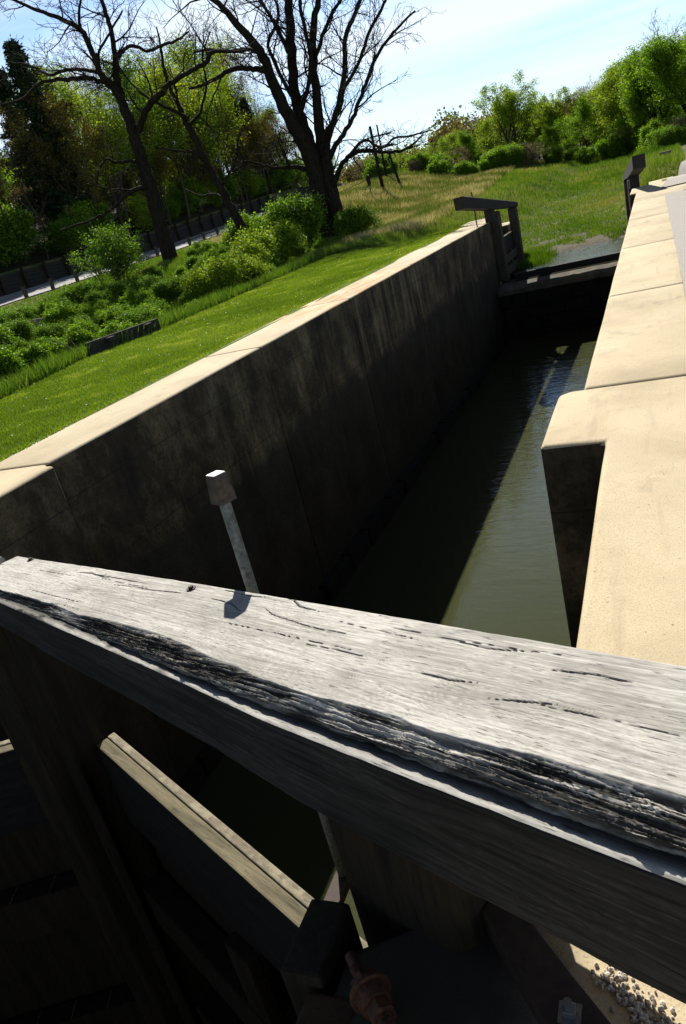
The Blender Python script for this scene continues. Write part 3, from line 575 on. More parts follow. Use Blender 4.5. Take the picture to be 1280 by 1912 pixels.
rot = np.where(on, np.clip((pit-0.42)*7, 0, 1)*np.interp(Xof(S2), [-2.85, -1.7, -1.5, -.9, -.6, 3], [.5, .5, 1.0, 1.0, .45, .5])*np.clip(rough_amt-0.55, 0, 1)*np.clip(flank*4, 0, 1), 0)
tone = np.where(on, tone+0.05+1.5*(chip-0.5), tone)
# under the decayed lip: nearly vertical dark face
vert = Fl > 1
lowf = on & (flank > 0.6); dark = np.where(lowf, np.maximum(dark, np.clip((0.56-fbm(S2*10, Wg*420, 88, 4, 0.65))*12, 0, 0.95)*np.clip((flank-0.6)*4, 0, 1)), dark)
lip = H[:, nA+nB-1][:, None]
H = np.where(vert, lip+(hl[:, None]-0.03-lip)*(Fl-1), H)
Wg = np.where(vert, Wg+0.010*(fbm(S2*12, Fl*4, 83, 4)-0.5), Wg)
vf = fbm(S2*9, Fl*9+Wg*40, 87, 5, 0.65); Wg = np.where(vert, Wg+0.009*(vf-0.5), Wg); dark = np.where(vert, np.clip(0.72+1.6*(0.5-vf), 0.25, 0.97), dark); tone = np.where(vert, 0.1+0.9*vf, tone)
ztop = 0.31+0.0905*S2
bow = -0.012*np.sin(np.clip(S2/3.1, 0, 1)*math.pi)[:, :]*(1-wf)*1.0
edge = 0.004*(fbm(S2*15, 0*S2, 91, 4)-0.5)*np.clip(1-wf*14, 0, 1)
round_ = -0.006*np.clip(1-Wg/0.012, 0, 1)**2
P = bworld(S2, Wg+bow+edge, ztop+H+round_)
nS = len(sA)
I, J = np.meshgrid(np.arange(wN-1), np.arange(nS-1)); b_ = (J*wN+I).ravel(); F = np.stack([b_, b_+wN, b_+wN+1, b_+1], 1)
T = P.reshape(-1, 3); at = dict(tone=tone.ravel(), dark=np.clip(dark, 0, 1).ravel(), rot=rot.ravel())
# far side, bottom and end so that the timber is a solid
th_b = np.interp(sA, [0, .4, 2.0, 2.6, 3.1, 8.5], [.17, .19, .25, .285, .31, .36])
fs = P[:, 0, :]; bz = fs.copy(); bz[:, 2] = 0.31+0.0905*sA-th_b
nb_ = bworld(sA, e2-0.012, 0.31+0.0905*sA-th_b)
nV = len(T); T = np.concatenate([T, bz, nb_]); ar = np.arange(nS-1)
F2 = np.stack([ar*wN, nV+ar, nV+ar+1, (ar+1)*wN], 1); F3 = np.stack([nV+ar, nV+nS+ar, nV+nS+ar+1, nV+ar+1], 1)
F4 = np.stack([nV+nS+ar, ar*wN+wN-1, (ar+1)*wN+wN-1, nV+nS+ar+1], 1)
endf = []
for k in range(wN-1): endf.append([k, k+1, nV+nS, nV])
F = np.concatenate([F, F2, F3, F4, np.array(endf)])
for k in at: at[k] = np.concatenate([at[k], np.full(2*nS, 0.4 if k == 'tone' else 0.1)])
def to_local(o, g):
    # vertices were laid out in world space: bring them into the gate's own frame
    bpy.context.view_layer.update()
    o.data.transform(g.matrix_world.inverted()); o.data.update()
bbeam = mesh_obj('balance_beam', np_mesh('balance_beam', T, F, at, True), M['beam'], L2); to_local(bbeam, L2)
bbeam['label'] = 'bleached grey beam with a rotten front edge'
bm_ = bbeam.modifiers.new('es', 'EDGE_SPLIT'); bm_.split_angle = math.radians(60)

# facing plank bolted on the camera side
sF = np.concatenate([np.arange(0, 3.45, 0.004), np.linspace(3.47, 8.2, 50)]); Xf = Xof(sF)
WdF = np.interp(Xf, [-2.85, -2.5, -2, -1.5, -1.04, -.69, -.38, 0, 3], [.785, .815, .88, .93, .985, 1.045, 1.055, 1.06, 1.06])*WID
hlF = np.interp(Xf, [-2.85, -2, -1, 0, 3], [-.018, -.028, -.048, -.060, -.065])
thF = np.interp(sF, [0, .5, 0.93, 2.02, 2.57, 3.1, 8.5], [.165, .18, .20, .25, .285, .31, .36])
e2F = np.interp(sF, sA, e2)
nT, nFc = 8, 84
rows = []; att = []
S1 = sF[:, None]
tw = np.linspace(0, 1, nT)[None]; wT = (e2F-0.014)[:, None]*(1-tw)+WdF[:, None]*tw
zT = (0.31+0.0905*sF+hlF)[:, None]+0.003*(fbm(S1*20, tw*3, 93, 4)-0.5)-0.004*np.clip((tw-0.8)*5, 0, 1)**2+0*tw
tf = np.linspace(0, 1, nFc)[None]; S3 = S1+0*tf
bot = (0.31+0.0905*sF-thF)[:, None]+0.012*(fbm(S1*6, 0*S1, 95, 5, 0.65)-0.5)
zF = zT[:, -1][:, None]*(1-tf)+bot*tf; hh = -tf*0.28
kg = tf*0.28+0.02*(fbm(S3*1.3, tf*2, 97, 3)-0.5)
for kx, kt, kr in [(-.33, .36, .05), (-1.2, .5, .03), (-.05, .62, .04)]:
    dx_ = Xof(S3)-kx; dw = (tf-kt)*0.27; kg = kg+np.sign(dw+1e-6)*kr*0.5*np.exp(-(dx_/(kr*1.6))**2-np.abs(dw)/kr)
fg = fbm(S3*4, kg*150, 98, 4, 0.62); fp = fbm(S3*3, tf*2.5, 99, 5); scr = np.clip((fbm(S3*22, kg*330, 101, 3)-0.60)*9, 0, 1)*np.clip((fp-0.38)*5, 0, 1)
lowc = np.clip((tf-0.90)*12, 0, 1)
wF = WdF[:, None]+0.0022*(fg-0.5)+0.006*(fbm(S3*3, tf*3, 102, 4)-0.5)-0.010*lowc**2-0.004*(tf < 0.02)
toneF = 0.30+0.8*(fg-0.5)+0.7*(fp-0.5)+0.5*scr+0.22*lowc*fbm(S3*30, tf*20, 103, 3)
Pt = bworld(S1+0*tw, wT, zT); Pf = bworld(S3, wF, zF)
Pall = np.concatenate([Pt, Pf[:, 1:]], 1); ncol = Pall.shape[1]
tn = np.concatenate([0.75+0.5*(fbm(S1*25, tw*2, 104, 3)-0.5)+0*tw, toneF[:, 1:]], 1); dkF = np.concatenate([np.clip(0.95-1.6*tw**3+0*S1, 0, 1)+np.clip((-1.75-Xof(S1))*3, 0, 0.75)*tw**3+0.5*np.clip((fbm(S1*9, tw*2, 131, 4)-0.58)*9, 0, 1), np.clip((0.40-fg)*5, 0, 0.8)[:, 1:]], 1)  # ledge: shade painted dark along its inner side, outer rim left bright
nS = len(sF); I, J = np.meshgrid(np.arange(ncol-1), np.arange(nS-1)); b_ = (J*ncol+I).ravel(); F = np.stack([b_, b_+ncol, b_+ncol+1, b_+1], 1)
Tp = Pall.reshape(-1, 3); nV = len(Tp); bk = bworld(sF, WdF-0.055, 0.31+0.0905*sF-thF+0.006); bk2 = bworld(sF, np.minimum(e2F-0.0145, WdF-0.055), zT[:, 0]-0.004); Tp = np.concatenate([Tp, bk, bk2]); ar = np.arange(nS-1)
F = np.concatenate([F, np.stack([nV+ar, nV+ar+1, (ar+1)*ncol+ncol-1, ar*ncol+ncol-1], 1), np.stack([nV+nS+ar, nV+nS+ar+1, nV+ar+1, nV+ar], 1)])
at = dict(tone=np.concatenate([tn.ravel(), np.full(2*nS, .3)]), dark=np.concatenate([dkF.ravel(), np.full(2*nS, .2)]), rot=np.zeros(nV+2*nS))
fp_o = mesh_obj('facing_plank', np_mesh('facing_plank', Tp, F, at, True, np.concatenate([(I.ravel() < nT-1).astype(int), np.zeros(len(F)-len(I.ravel()), int)])), [M['face'], M['beam']], L2); to_local(fp_o, L2)  # pale wood for the lit ledge, a shade-darkened copy for the front
fp_o.modifiers.new('es', 'EDGE_SPLIT').split_angle = math.radians(50)
# bolt heads let into the beam's top
def bpt(x_, wfr, dz=0):
    s_ = (x_+2.85+wfr*WID*Sn)/Cc; return Vector(bworld(np.array(s_), np.array(wfr*WID), np.array(0.31+0.0905*s_+dz)))
for (x_, w_) in ((-1.416, 0.08), (-2.668, 0.057)):
    c = bpt(x_, w_); mb = MB(); mb.cyl(c-Vector((0, 0, .004)), c+Vector((0, 0, .003)), 0.015, n=18); mb.cyl(c+Vector((0, 0, .003)), c+Vector((0, 0, .010)), 0.008, n=6)
    o = mb.build('bolt_head', M['strap'], L2); to_local(o, L2); o.parent = bbeam
# valve rod on the upstream face with its square cap
px, py = -1.285, 1.875
o = MB().cyl((px, py, -0.86), (px, py, 0.70), 0.0185, n=24, caps=True).build('valve_rod', M['galv'], L2, smooth=False); to_local(o, L2)
rod = o
mb = MB(); b0, b1 = 0.030, 0.023; zc0, zc1 = 0.685, 0.775
cs = [(sx_*b_, sy_*b_, z_) for z_, b_ in ((zc0, b0), (zc1, b1)) for sx_, sy_ in ((-1, -1), (1, -1), (1, 1), (-1, 1))]
ca = math.radians(-24)
cs = [(px+x_*math.cos(ca)-y_*math.sin(ca), py+x_*math.sin(ca)+y_*math.cos(ca), z_) for x_, y_, z_ in cs]
mb.hexa(cs); o = mb.build('rod_cap', M['caprust'], L2, bevel=0.0015); to_local(o, L2); capo = o
mb = MB(); top = cs[4:]; cxx = sum(v[0] for v in top)/4; cyy = sum(v[1] for v in top)/4
t2 = [(cxx+(v[0]-cxx)*0.93, cyy+(v[1]-cyy)*0.93, zc1+0.0002) for v in top]; t3 = [(v[0], v[1], zc1+0.003) for v in t2]; mb.hexa(t2+t3)
o = mb.build('cap_top', M['captop'], L2); to_local(o, L2); o.parent = capo
# brackets holding the rod off the leaf
o = MB().box(px-0.03, px+0.03, py-0.14, py+0.02, -0.90, -0.861).build('rod_bracket', M['strap'], L2); to_local(o, L2)

# ---------------------------------------------------------------- heel ironwork and blocks on the near coping
K = thing('quoin_block', 'dark timber block wedged left of the near gate post', 'timber block', (-0.755, 0.905, 0))
MB().box(-0.075, 0.02, -0.02, 0.16, -0.5, 0.03).build('upright', M['timber'], K, bevel=0.01)
MB().box(-0.01, 0.10, -0.115, -0.03, -0.2, 0.004).build('foot', M['endgrain'], K, bevel=0.008)
# flat iron collar that curves round the heel post and runs back along the coping
hc = Vector((-0.58, 1.22)); SB = thing('anchor_strap', 'dark iron strap curving from the near gate post across the coping', 'iron strap', (hc.x, hc.y, 0))
path = []
for i in range(15):
    a_ = math.radians(110-i*(150/14)); path.append((0.235*math.cos(a_), 0.235*math.sin(a_)))
path += [(0.30, -0.30), (0.42, -0.44), (0.62, -0.66), (0.95, -1.0)]
V = []; Fs = []; hwid = 0.0
Pn = np.array(path); tg = np.gradient(Pn, axis=0); tg /= np.linalg.norm(tg, axis=1)[:, None]; nn = np.stack([-tg[:, 1], tg[:, 0]], 1)
wd = np.interp(np.arange(len(Pn)), [0, 14, 16, len(Pn)-1], [0.02, 0.035, 0.05, 0.05])
for i in range(len(Pn)):
    for (s_, z_) in ((-1, 0.01), (1, 0.01), (1, 0.075), (-1, 0.075)): V.append((Pn[i, 0]+nn[i, 0]*wd[i]*s_, Pn[i, 1]+nn[i, 1]*wd[i]*s_, z_))
for i in range(len(Pn)-1):
    for k in range(4): Fs.append((i*4+k, i*4+(k+1) % 4, (i+1)*4+(k+1) % 4, (i+1)*4+k))
Fs += [(3, 2, 1, 0), tuple((len(Pn)-1)*4+k for k in range(4))]
mb = MB(); mb.add(V, Fs); mb.build('strap_bar', M['strap'], SB, bevel=0.003)
bl = Vector((0.335, -0.345, 0.075)); mb = MB(); mb.box(bl.x-0.019, bl.x+0.019, bl.y-0.019, bl.y+0.019, bl.z, bl.z+0.004); mb.build('washer', M['zinc'], SB)
MB().cyl(bl+Vector((0, 0, .004)), bl+Vector((0, 0, .018)), 0.015, n=4).build('nut', M['zinc'], SB, bevel=0.002)
MB().cyl(bl+Vector((0, 0, .018)), bl+Vector((0, 0, .032)), 0.008, n=12).build('bolt', M['zinc'], SB)
# rusty anchor rod with its nuts
AR = thing('anchor_rod', 'rusty threaded rod with hexagon nuts and washer beside the near gate post', 'threaded rod', (-0.625, 0.875, 0))
d = Vector((0.68, -0.70, 0.10)).normalized(); p0 = Vector((-0.62, -0.0, 0.0)); p0 = Vector((0, 0, 0.045))-d*0.19; 
def along(a_): return p0+d*a_
MB().cyl(along(0.10), along(0.36), 0.0115, n=16).build('rod', M['rust'], AR)
mb = MB(); k = 0.135
while k < 0.36: mb.cyl(along(k), along(k+0.0022), 0.0146, 0.0136, n=16); k += 0.0045
mb.build('thread', M['rust'], AR)
MB().cyl(along(0.170), along(0.198), 0.029, n=6).build('nut', M['rust'], AR, bevel=0.002)
MB().cyl(along(0.199), along(0.208), 0.042, n=28).build('washer', M['rust'], AR, bevel=0.001)
MB().cyl(along(0.240), along(0.268), 0.027, n=6).build('nut', M['rust'], AR, bevel=0.002)
MB().cyl(along(0.209), along(0.239), 0.034, 0.030, n=28).build('collar', M['rust'], AR)
# pebbles on the coping by the strap
rp = np.random.default_rng(7); bm = bmesh.new()
ico = bmesh.new(); bmesh.ops.create_icosphere(ico, subdivisions=1, radius=1); iv = np.array([v.co[:] for v in ico.verts]); if_ = [[v.index for v in f.verts] for f in ico.faces]; ico.free()
def pebbles(n, fx, sz=(0.003, 0.007)):
    Vs = []; Fs = []; tn_ = []
    for i in range(n):
        x_, y_ = fx(); r_ = rp.uniform(*sz); v = iv*r_*rp.uniform(0.6, 1.3, 3)+rp.normal(0, 0.08*r_, iv.shape); v = v+[x_, y_, r_*0.5+0.001]
        Fs += [[q+len(iv)*i for q in f] for f in if_]; Vs.append(v); tn_ += [rp.uniform(0, 1)]*len(iv)
    return np.concatenate(Vs), Fs, tn_
def fx():
    t_ = rp.uniform(0, 1); return (-0.20+t_*0.34+rp.normal(0, 0.020), 1.02-t_*0.36+rp.normal(0, 0.018))
Vp, Fp, tn_ = pebbles(800, fx, (0.002, 0.0055))
m, t, p, o_ = newmat('pale_pebble'); setp(p, 0.8, 0.3); t.links.new(ramp(t, attr(t), [(0, (0.28, 0.23, 0.19)), (0.6, (0.5, 0.46, 0.4)), (1, (0.62, 0.55, 0.48))]), p.inputs['Base Color']); M['peb'] = m
tag(mesh_obj('gravel', np_mesh('gravel', Vp, Fp, tn_), M['peb']), 'loose pale gravel scattered on the coping beside the iron strap', 'gravel', kind='stuff')
def tube_mesh(polys, rads, k=5):
    """polys: list of (n,3) arrays, rads: list of (n,)"""
    Vs = []; Fs = []; b = 0
    for P_, r_ in zip(polys, rads):
        P_ = np.asarray(P_, float); n = len(P_); r_ = np.asarray(r_, float)
        kk = k if r_[0] > 0.03 else (4 if r_[0] > 0.012 else 3)
        if r_[0] > 0.12: kk = 12
        tg = np.gradient(P_, axis=0); tg /= np.linalg.norm(tg, axis=1)[:, None]+1e-9
        ref = np.array([0.13, 0.97, 0.2]) if abs(tg[0, 1]) < 0.8 else np.array([1., 0, 0])
        A = np.cross(tg, ref); A /= np.linalg.norm(A, axis=1)[:, None]+1e-9; B_ = np.cross(tg, A)
        an = np.arange(kk)*2*math.pi/kk
        ring = P_[:, None]+r_[:, None, None]*(A[:, None]*np.cos(an)[None, :, None]+B_[:, None]*np.sin(an)[None, :, None])
        Vs.append(ring.reshape(-1, 3)); i, j = np.meshgrid(np.arange(kk), np.arange(n-1)); i = i.ravel(); j = j.ravel(); i2 = (i+1) % kk
        Fs.append(np.stack([b+j*kk+i, b+j*kk+i2, b+(j+1)*kk+i2, b+(j+1)*kk+i], 1)); b += n*kk
    return np.concatenate(Vs), np.concatenate(Fs)
# twig sticking up out of the water
me = np_mesh('stick', *tube_mesh([np.array([(-1.72, 7.0, -4.2), (-1.70, 7.0, -3.6), (-1.62, 6.98, -3.3), (-1.60, 6.97, -3.22)])], [np.array([.014, .012, .010, .006])]), None, True)
tag(mesh_obj('stick', me, M['twig']), 'thin bent twig poking up past the bleached beam edge', 'twig')

# ---------------------------------------------------------------- vegetation builders
def leaves(points, n_per, spread, size, rng, clump=1.0, flat=0.5, elong=1.6):
    """leaf quads scattered round the given points"""
    P_ = np.repeat(np.asarray(points), n_per, 0); n = len(P_)
    P_ = P_+rng.normal(0, spread, (n, 3))*[1, 1, 0.8]
    ct = np.repeat(rng.uniform(0, 1, len(points)), n_per)
    tint = np.clip(0.5+(ct-0.5)*clump+rng.normal(0, 0.16, n), 0, 1)
    nn_ = rng.normal(0, 1, (n, 3)); nn_[:, 2] = np.abs(nn_[:, 2])+flat; nn_ /= np.linalg.norm(nn_, axis=1)[:, None]
    a = np.cross(nn_, rng.normal(0, 1, (n, 3))); a /= np.linalg.norm(a, axis=1)[:, None]; b = np.cross(nn_, a)
    sz = size*rng.uniform(0.6, 1.3, n)[:, None]
    V_ = np.stack([P_-a*sz*0.5*elong, P_+b*sz*0.45, P_+a*sz*0.5*elong, P_-b*sz*0.45], 1).reshape(-1, 3)
    F_ = np.arange(n*4).reshape(-1, 4); return V_, F_, np.repeat(tint, 4)
def grow(rng, p, d, L_, r, lev, prm, out, tips):
    """one limb and its children; out gets (points, radii), tips the leaf-bearing points"""
    n = max(4, int(5+lev)); pts = [p]; d = d/np.linalg.norm(d); st = L_/(n-1)
    for i in range(n-1):
        d = d+rng.normal(0, prm['wig'], 3)+np.array([0, 0, prm['up'][min(lev, len(prm['up'])-1)]])*0.2; d /= np.linalg.norm(d); pts.append(pts[-1]+d*st)
    pts = np.array(pts); rad = np.linspace(r, r*prm['tap'], n); out.append((pts, rad))
    if lev >= prm['lev']:
        tips.extend(pts[1:]); return
    if lev >= prm['lev']-1: tips.extend(pts[2:])
    k = prm['kids'][lev]
    for j in range(k):
        f = prm['start'][lev]+(1-prm['start'][lev])*(j+rng.uniform(0.2, 0.9))/k; f = min(f, 0.98)
        q = f*(n-1); i = int(q); pp = pts[i]*(1-q+i)+pts[min(i+1, n-1)]*(q-i); td = pts[min(i+1, n-1)]-pts[i]; td /= np.linalg.norm(td)
        az = rng.uniform(0, 2*math.pi); u_ = np.cross(td, [0.3, 0.5, 0.81]); u_ /= np.linalg.norm(u_)+1e-9; v_ = np.cross(td, u_)
        an = math.radians(rng.uniform(*prm['ang'])); nd_ = td*math.cos(an)+(u_*math.cos(az)+v_*math.sin(az))*math.sin(an)
        grow(rng, pp, nd_, L_*rng.uniform(*prm['len'])*(1.15-0.45*f), (rad[i])*rng.uniform(*prm['rr']), lev+1, prm, out, tips)
def make_tree(seed, H, prm, leafm, n_per, spread, size, barkm, clump=0.9, extra=None, trunks=1, lf=None):
    rng = np.random.default_rng(seed); out = []; tips = []
    for q in range(trunks):
        a_ = rng.uniform(0, 6.28); d0 = np.array([math.cos(a_)*0.12*(trunks > 1)*2.2, math.sin(a_)*0.12*(trunks > 1)*2.2, 1.0])
        grow(rng, np.array([0.25*math.cos(a_)*(trunks > 1), 0.25*math.sin(a_)*(trunks > 1), -0.3]), d0, H*prm.get('tl', 0.62), H*prm.get('tr', 0.018), 0, prm, out, tips)
    kh = H/max(o_[0][:, 2].max() for o_ in out); out = [(o_[0]*kh, o_[1]*kh) for o_ in out]; tips = [t_*kh for t_ in tips]
    V_, F_ = tube_mesh([o_[0] for o_ in out], [np.maximum(o_[1], prm.get('rmin', 0.006)) for o_ in out], 5)
    tm = np_mesh('trunk', V_, F_, None, True); tips = np.array(tips); cm = None
    if leafm is not None and n_per:
        if lf: tips = tips[rng.uniform(0, 1, len(tips)) < lf]
        v, f, ti = leaves(tips, n_per, spread, size, rng, clump); cm = np_mesh('crown', v, f, ti)
        cm.materials.append(leafm)
    tm.materials.append(barkm)
    return tm, cm
def place(protos, idx, x, y, s, rz, name, label, cat, group, dz=0, part=('trunk', 'crown')):
    tm, cm = protos[idx]
    o = bpy.data.objects.new(name, None); COL.objects.link(o); o.location = (x, y, float(tz(x, y))+dz); o.rotation_euler = (0, 0, rz); o.scale = (s, s, s)
    tag(o, label, cat, group)
    for nm, m_ in ((part[0], tm), (part[1], cm)):
        if m_ is None: continue
        c = bpy.data.objects.new(nm, m_); COL.objects.link(c); c.parent = o
    return o
VASE = dict(wig=0.09, up=[0.1, 0.35, 0.2, 0.0], tap=0.35, lev=3, kids=[9, 6, 5], start=[0.22, 0.25, 0.2], ang=(25, 50), len=(0.5, 0.72), rr=(0.42, 0.62), tl=0.66, tr=0.02)
ROUND = dict(wig=0.10, up=[0.1, 0.1, 0.05, 0.0], tap=0.3, lev=3, kids=[11, 6, 5], start=[0.2, 0.2, 0.2], ang=(35, 70), len=(0.42, 0.6), rr=(0.4, 0.58), tl=0.78, tr=0.016)
TALL = dict(wig=0.05, up=[0.2, 0.3, 0.1, 0.0], tap=0.3, lev=3, kids=[12, 5, 4], start=[0.35, 0.2, 0.2], ang=(30, 58), len=(0.28, 0.42), rr=(0.35, 0.5), tl=0.9, tr=0.013)
BARE = dict(wig=0.09, up=[0.15, 0.25, 0.1, 0.0], tap=0.25, lev=4, kids=[9, 6, 5, 4], start=[0.28, 0.2, 0.2, 0.2], ang=(24, 55), len=(0.42, 0.6), rr=(0.4, 0.55), tl=0.75, tr=0.015, rmin=0.009)
SHRUB = dict(wig=0.13, up=[0.3, 0.2, 0.0], tap=0.4, lev=2, kids=[8, 7], start=[0.1, 0.1], ang=(20, 55), len=(0.5, 0.8), rr=(0.5, 0.7), tl=0.75, tr=0.012, rmin=0.004)
T = dict(
 vase=[make_tree(1, 12, VASE, M['spring'], 9, 0.26, 0.14, M['bark2'], trunks=2, lf=0.6), make_tree(2, 12, VASE, M['green'], 13, 0.38, 0.14, M['bark'], trunks=2, lf=0.65)],
 round=[make_tree(3, 9, ROUND, M['green'], 12, 0.34, 0.12, M['bark'], lf=0.6), make_tree(4, 9, ROUND, M['spring'], 10, 0.34, 0.12, M['bark2'], lf=0.55), make_tree(5, 9, ROUND, M['lime'], 7, 0.34, 0.11, M['bark2'], lf=0.55)],
 tall=[make_tree(6, 18, TALL, M['spring'], 8, 0.62, 0.14, M['bark2'], lf=0.4), make_tree(7, 18, TALL, M['olive'], 8, 0.62, 0.12, M['bark2'], lf=0.4), make_tree(8, 18, TALL, M['bush'], 10, 0.60, 0.16, M['bark'], lf=0.5)],
 bare=[make_tree(9, 16, BARE, None, 0, 0, 0, M['bark2']), make_tree(10, 16, BARE, M['olive'], 2, 0.2, 0.12, M['bark2'], lf=0.5), make_tree(11, 14, BARE, None, 0, 0, 0, M['twig'])],
 shrub=[make_tree(12, 1.8, SHRUB, M['bush'], 15, 0.16, 0.065, M['bark2'], trunks=5), make_tree(13, 1.8, SHRUB, M['green'], 13, 0.15, 0.075, M['bark2'], trunks=5),
        make_tree(14, 1.8, SHRUB, M['spring'], 10, 0.17, 0.065, M['bark2'], trunks=5), make_tree(15, 2.2, SHRUB, M['tan'], 4, 0.10, 0.05, M['twig'], trunks=5), make_tree(16, 2.4, SHRUB, M['bush'], 5, 0.10, 0.055, M['bark2'], trunks=6)])
def make_conifer(seed, H):
    rng = np.random.default_rng(seed); polys = [np.array([(0, 0, -0.3), (0.05, 0, H*0.5), (0, 0.05, H)])]; rads = [np.array([H*0.014, H*0.009, 0.02])]; tips = []
    z_ = H*0.18
    while z_ < H*0.98:
        rl = (1-(z_/H))**0.8*H*0.20+0.3; k = 6
        for i in range(k):
            a_ = rng.uniform(0, 6.28); l_ = rl*rng.uniform(0.65, 1.1); q = np.linspace(0, 1, 6)[:, None]
            pp = np.array([0, 0, z_])+q*np.array([math.cos(a_)*l_, math.sin(a_)*l_, -0.18*l_])+np.array([0, 0, 1])*(q**2)*0.12*l_
            polys.append(pp); rads.append(np.linspace(0.05, 0.012, 6)); tips += list(pp[1:]); 
            for w_ in (1, 2, 3, 4): tips += [pp[w_]+rng.normal(0, 0.22, 3)*[1, 1, 0.3]]
        z_ += H*0.028
    V_, F_ = tube_mesh(polys, rads); tm = np_mesh('trunk', V_, F_, None, True); tm.materials.append(M['bark'])
    v, f, ti = leaves(tips, 9, 0.24, 0.20, rng, 0.5, 0.2, 3.0); cm = np_mesh('crown', v, f, ti); cm.materials.append(M['conif']); return tm, cm
T['conifer'] = [make_conifer(17, 20), make_conifer(18, 20)]

# ---------------------------------------------------------------- the three leafless trees
f_ = 1432.0; RN = np.array(R)
def px_at(px_, py_, yy):  # direction of a photo point, met at the tree's own distance
    v = RN@np.array([px_-640, -(py_-956), -f_]); t_ = yy/v[1]; return np.array([0, 0, 1.4])+v*t_
BW3 = dict(wig=0.20, up=[0.1, 0.15, 0.1, 0.05, 0], tap=0.3, lev=3, kids=[6, 5, 4], start=[0.15, 0.15, 0.15], ang=(25, 62), len=(0.40, 0.68), rr=(0.45, 0.65))
def bare_tree(name, label, y0, trunk, limbs, seed, dens=1.0, twl=2.6):
    rng = np.random.default_rng(seed); out = []
    base = px_at(*trunk[0][:2], y0)
    def poly(pts, dy0, dyr, root=None):
        P_ = []; R_ = []
        for i, (a_, b__, w_) in enumerate(pts):
            yy = y0+dy0+dyr*i/(len(pts)-1); P_.append(px_at(a_, b__, yy)); R_.append(w_*0.5*yy/f_*1.12)
        P_ = np.array(P_); R_ = np.array(R_); n = (len(P_)-1)*5+1; q = np.linspace(0, len(P_)-1, n)
        # smooth catmull-like interpolation
        C_ = []
        for t_ in q:
            i = min(int(t_), len(P_)-2); u_ = t_-i; p0_ = P_[max(i-1, 0)]; p1_ = P_[i]; p2_ = P_[i+1]; p3_ = P_[min(i+2, len(P_)-1)]
            C_.append(0.5*((2*p1_)+(p2_-p0_)*u_+(2*p0_-5*p1_+4*p2_-p3_)*u_**2+(3*p1_-p0_-3*p2_+p3_)*u_**3))
        C_ = np.array(C_); Rr = np.interp(q, np.arange(len(R_)), R_)
        C_[1:-1] += rng.normal(0, 0.028, C_[1:-1].shape)*np.clip(Rr[1:-1, None]*8, 0.3, 1)
        return C_, Rr
    C_, Rr = poly(trunk, 0, 0); C_[0, 2] -= 0.5; Rr[:4] *= np.array([1.35, 1.18, 1.08, 1.03]); out.append((C_, Rr)); tips = []
    for k, (pts, dyr) in enumerate(limbs):
        C_, Rr = poly(pts, 0, dyr); out.append((C_, Rr)); n = len(C_)
        ln = np.sum(np.linalg.norm(np.diff(C_, axis=0), axis=1)); m_ = int(ln*1.75*dens)
        for j in range(m_):
            f = 0.12+0.88*(j+rng.uniform(0, 1))/m_; q = min(f*(n-1), n-1.01); i = int(q); td = C_[i+1]-C_[i]; td /= np.linalg.norm(td)
            u_ = np.cross(td, rng.normal(0, 1, 3)); u_ /= np.linalg.norm(u_); an = math.radians(rng.uniform(30, 75)); nd_ = td*math.cos(an)+u_*math.sin(an); nd_[2] += 0.15
            r0 = min(Rr[i]*0.5, 0.055)*rng.uniform(0.5, 1)
            grow(rng, C_[i], nd_, twl*rng.uniform(0.45, 1.15)*(0.6+r0*9), max(r0, 0.014), 1 if r0 > 0.02 else 2, BW3, out, tips)
    V_, F_ = tube_mesh([o_[0] for o_ in out], [np.maximum(o_[1], 0.0085) for o_ in out], 6)
    b = np.array([base[0], base[1], float(tz(base[0], base[1]))])
    t_ = thing(name, label, 'tree', tuple(b), 0)
    nt_ = 1+len(limbs)
    V1, F1 = tube_mesh([o_[0]-b for o_ in out[:1]], [out[0][1]], 6); mesh_obj('trunk', np_mesh('trunk', V1, F1, None, True), M['bark'], t_)
    V2, F2 = tube_mesh([o_[0]-b for o_ in out[1:]], [np.maximum(o_[1], 0.0085) for o_ in out[1:]], 6); mesh_obj('crown', np_mesh('crown', V2, F2, None, True), M['bark'], t_)
    return t_
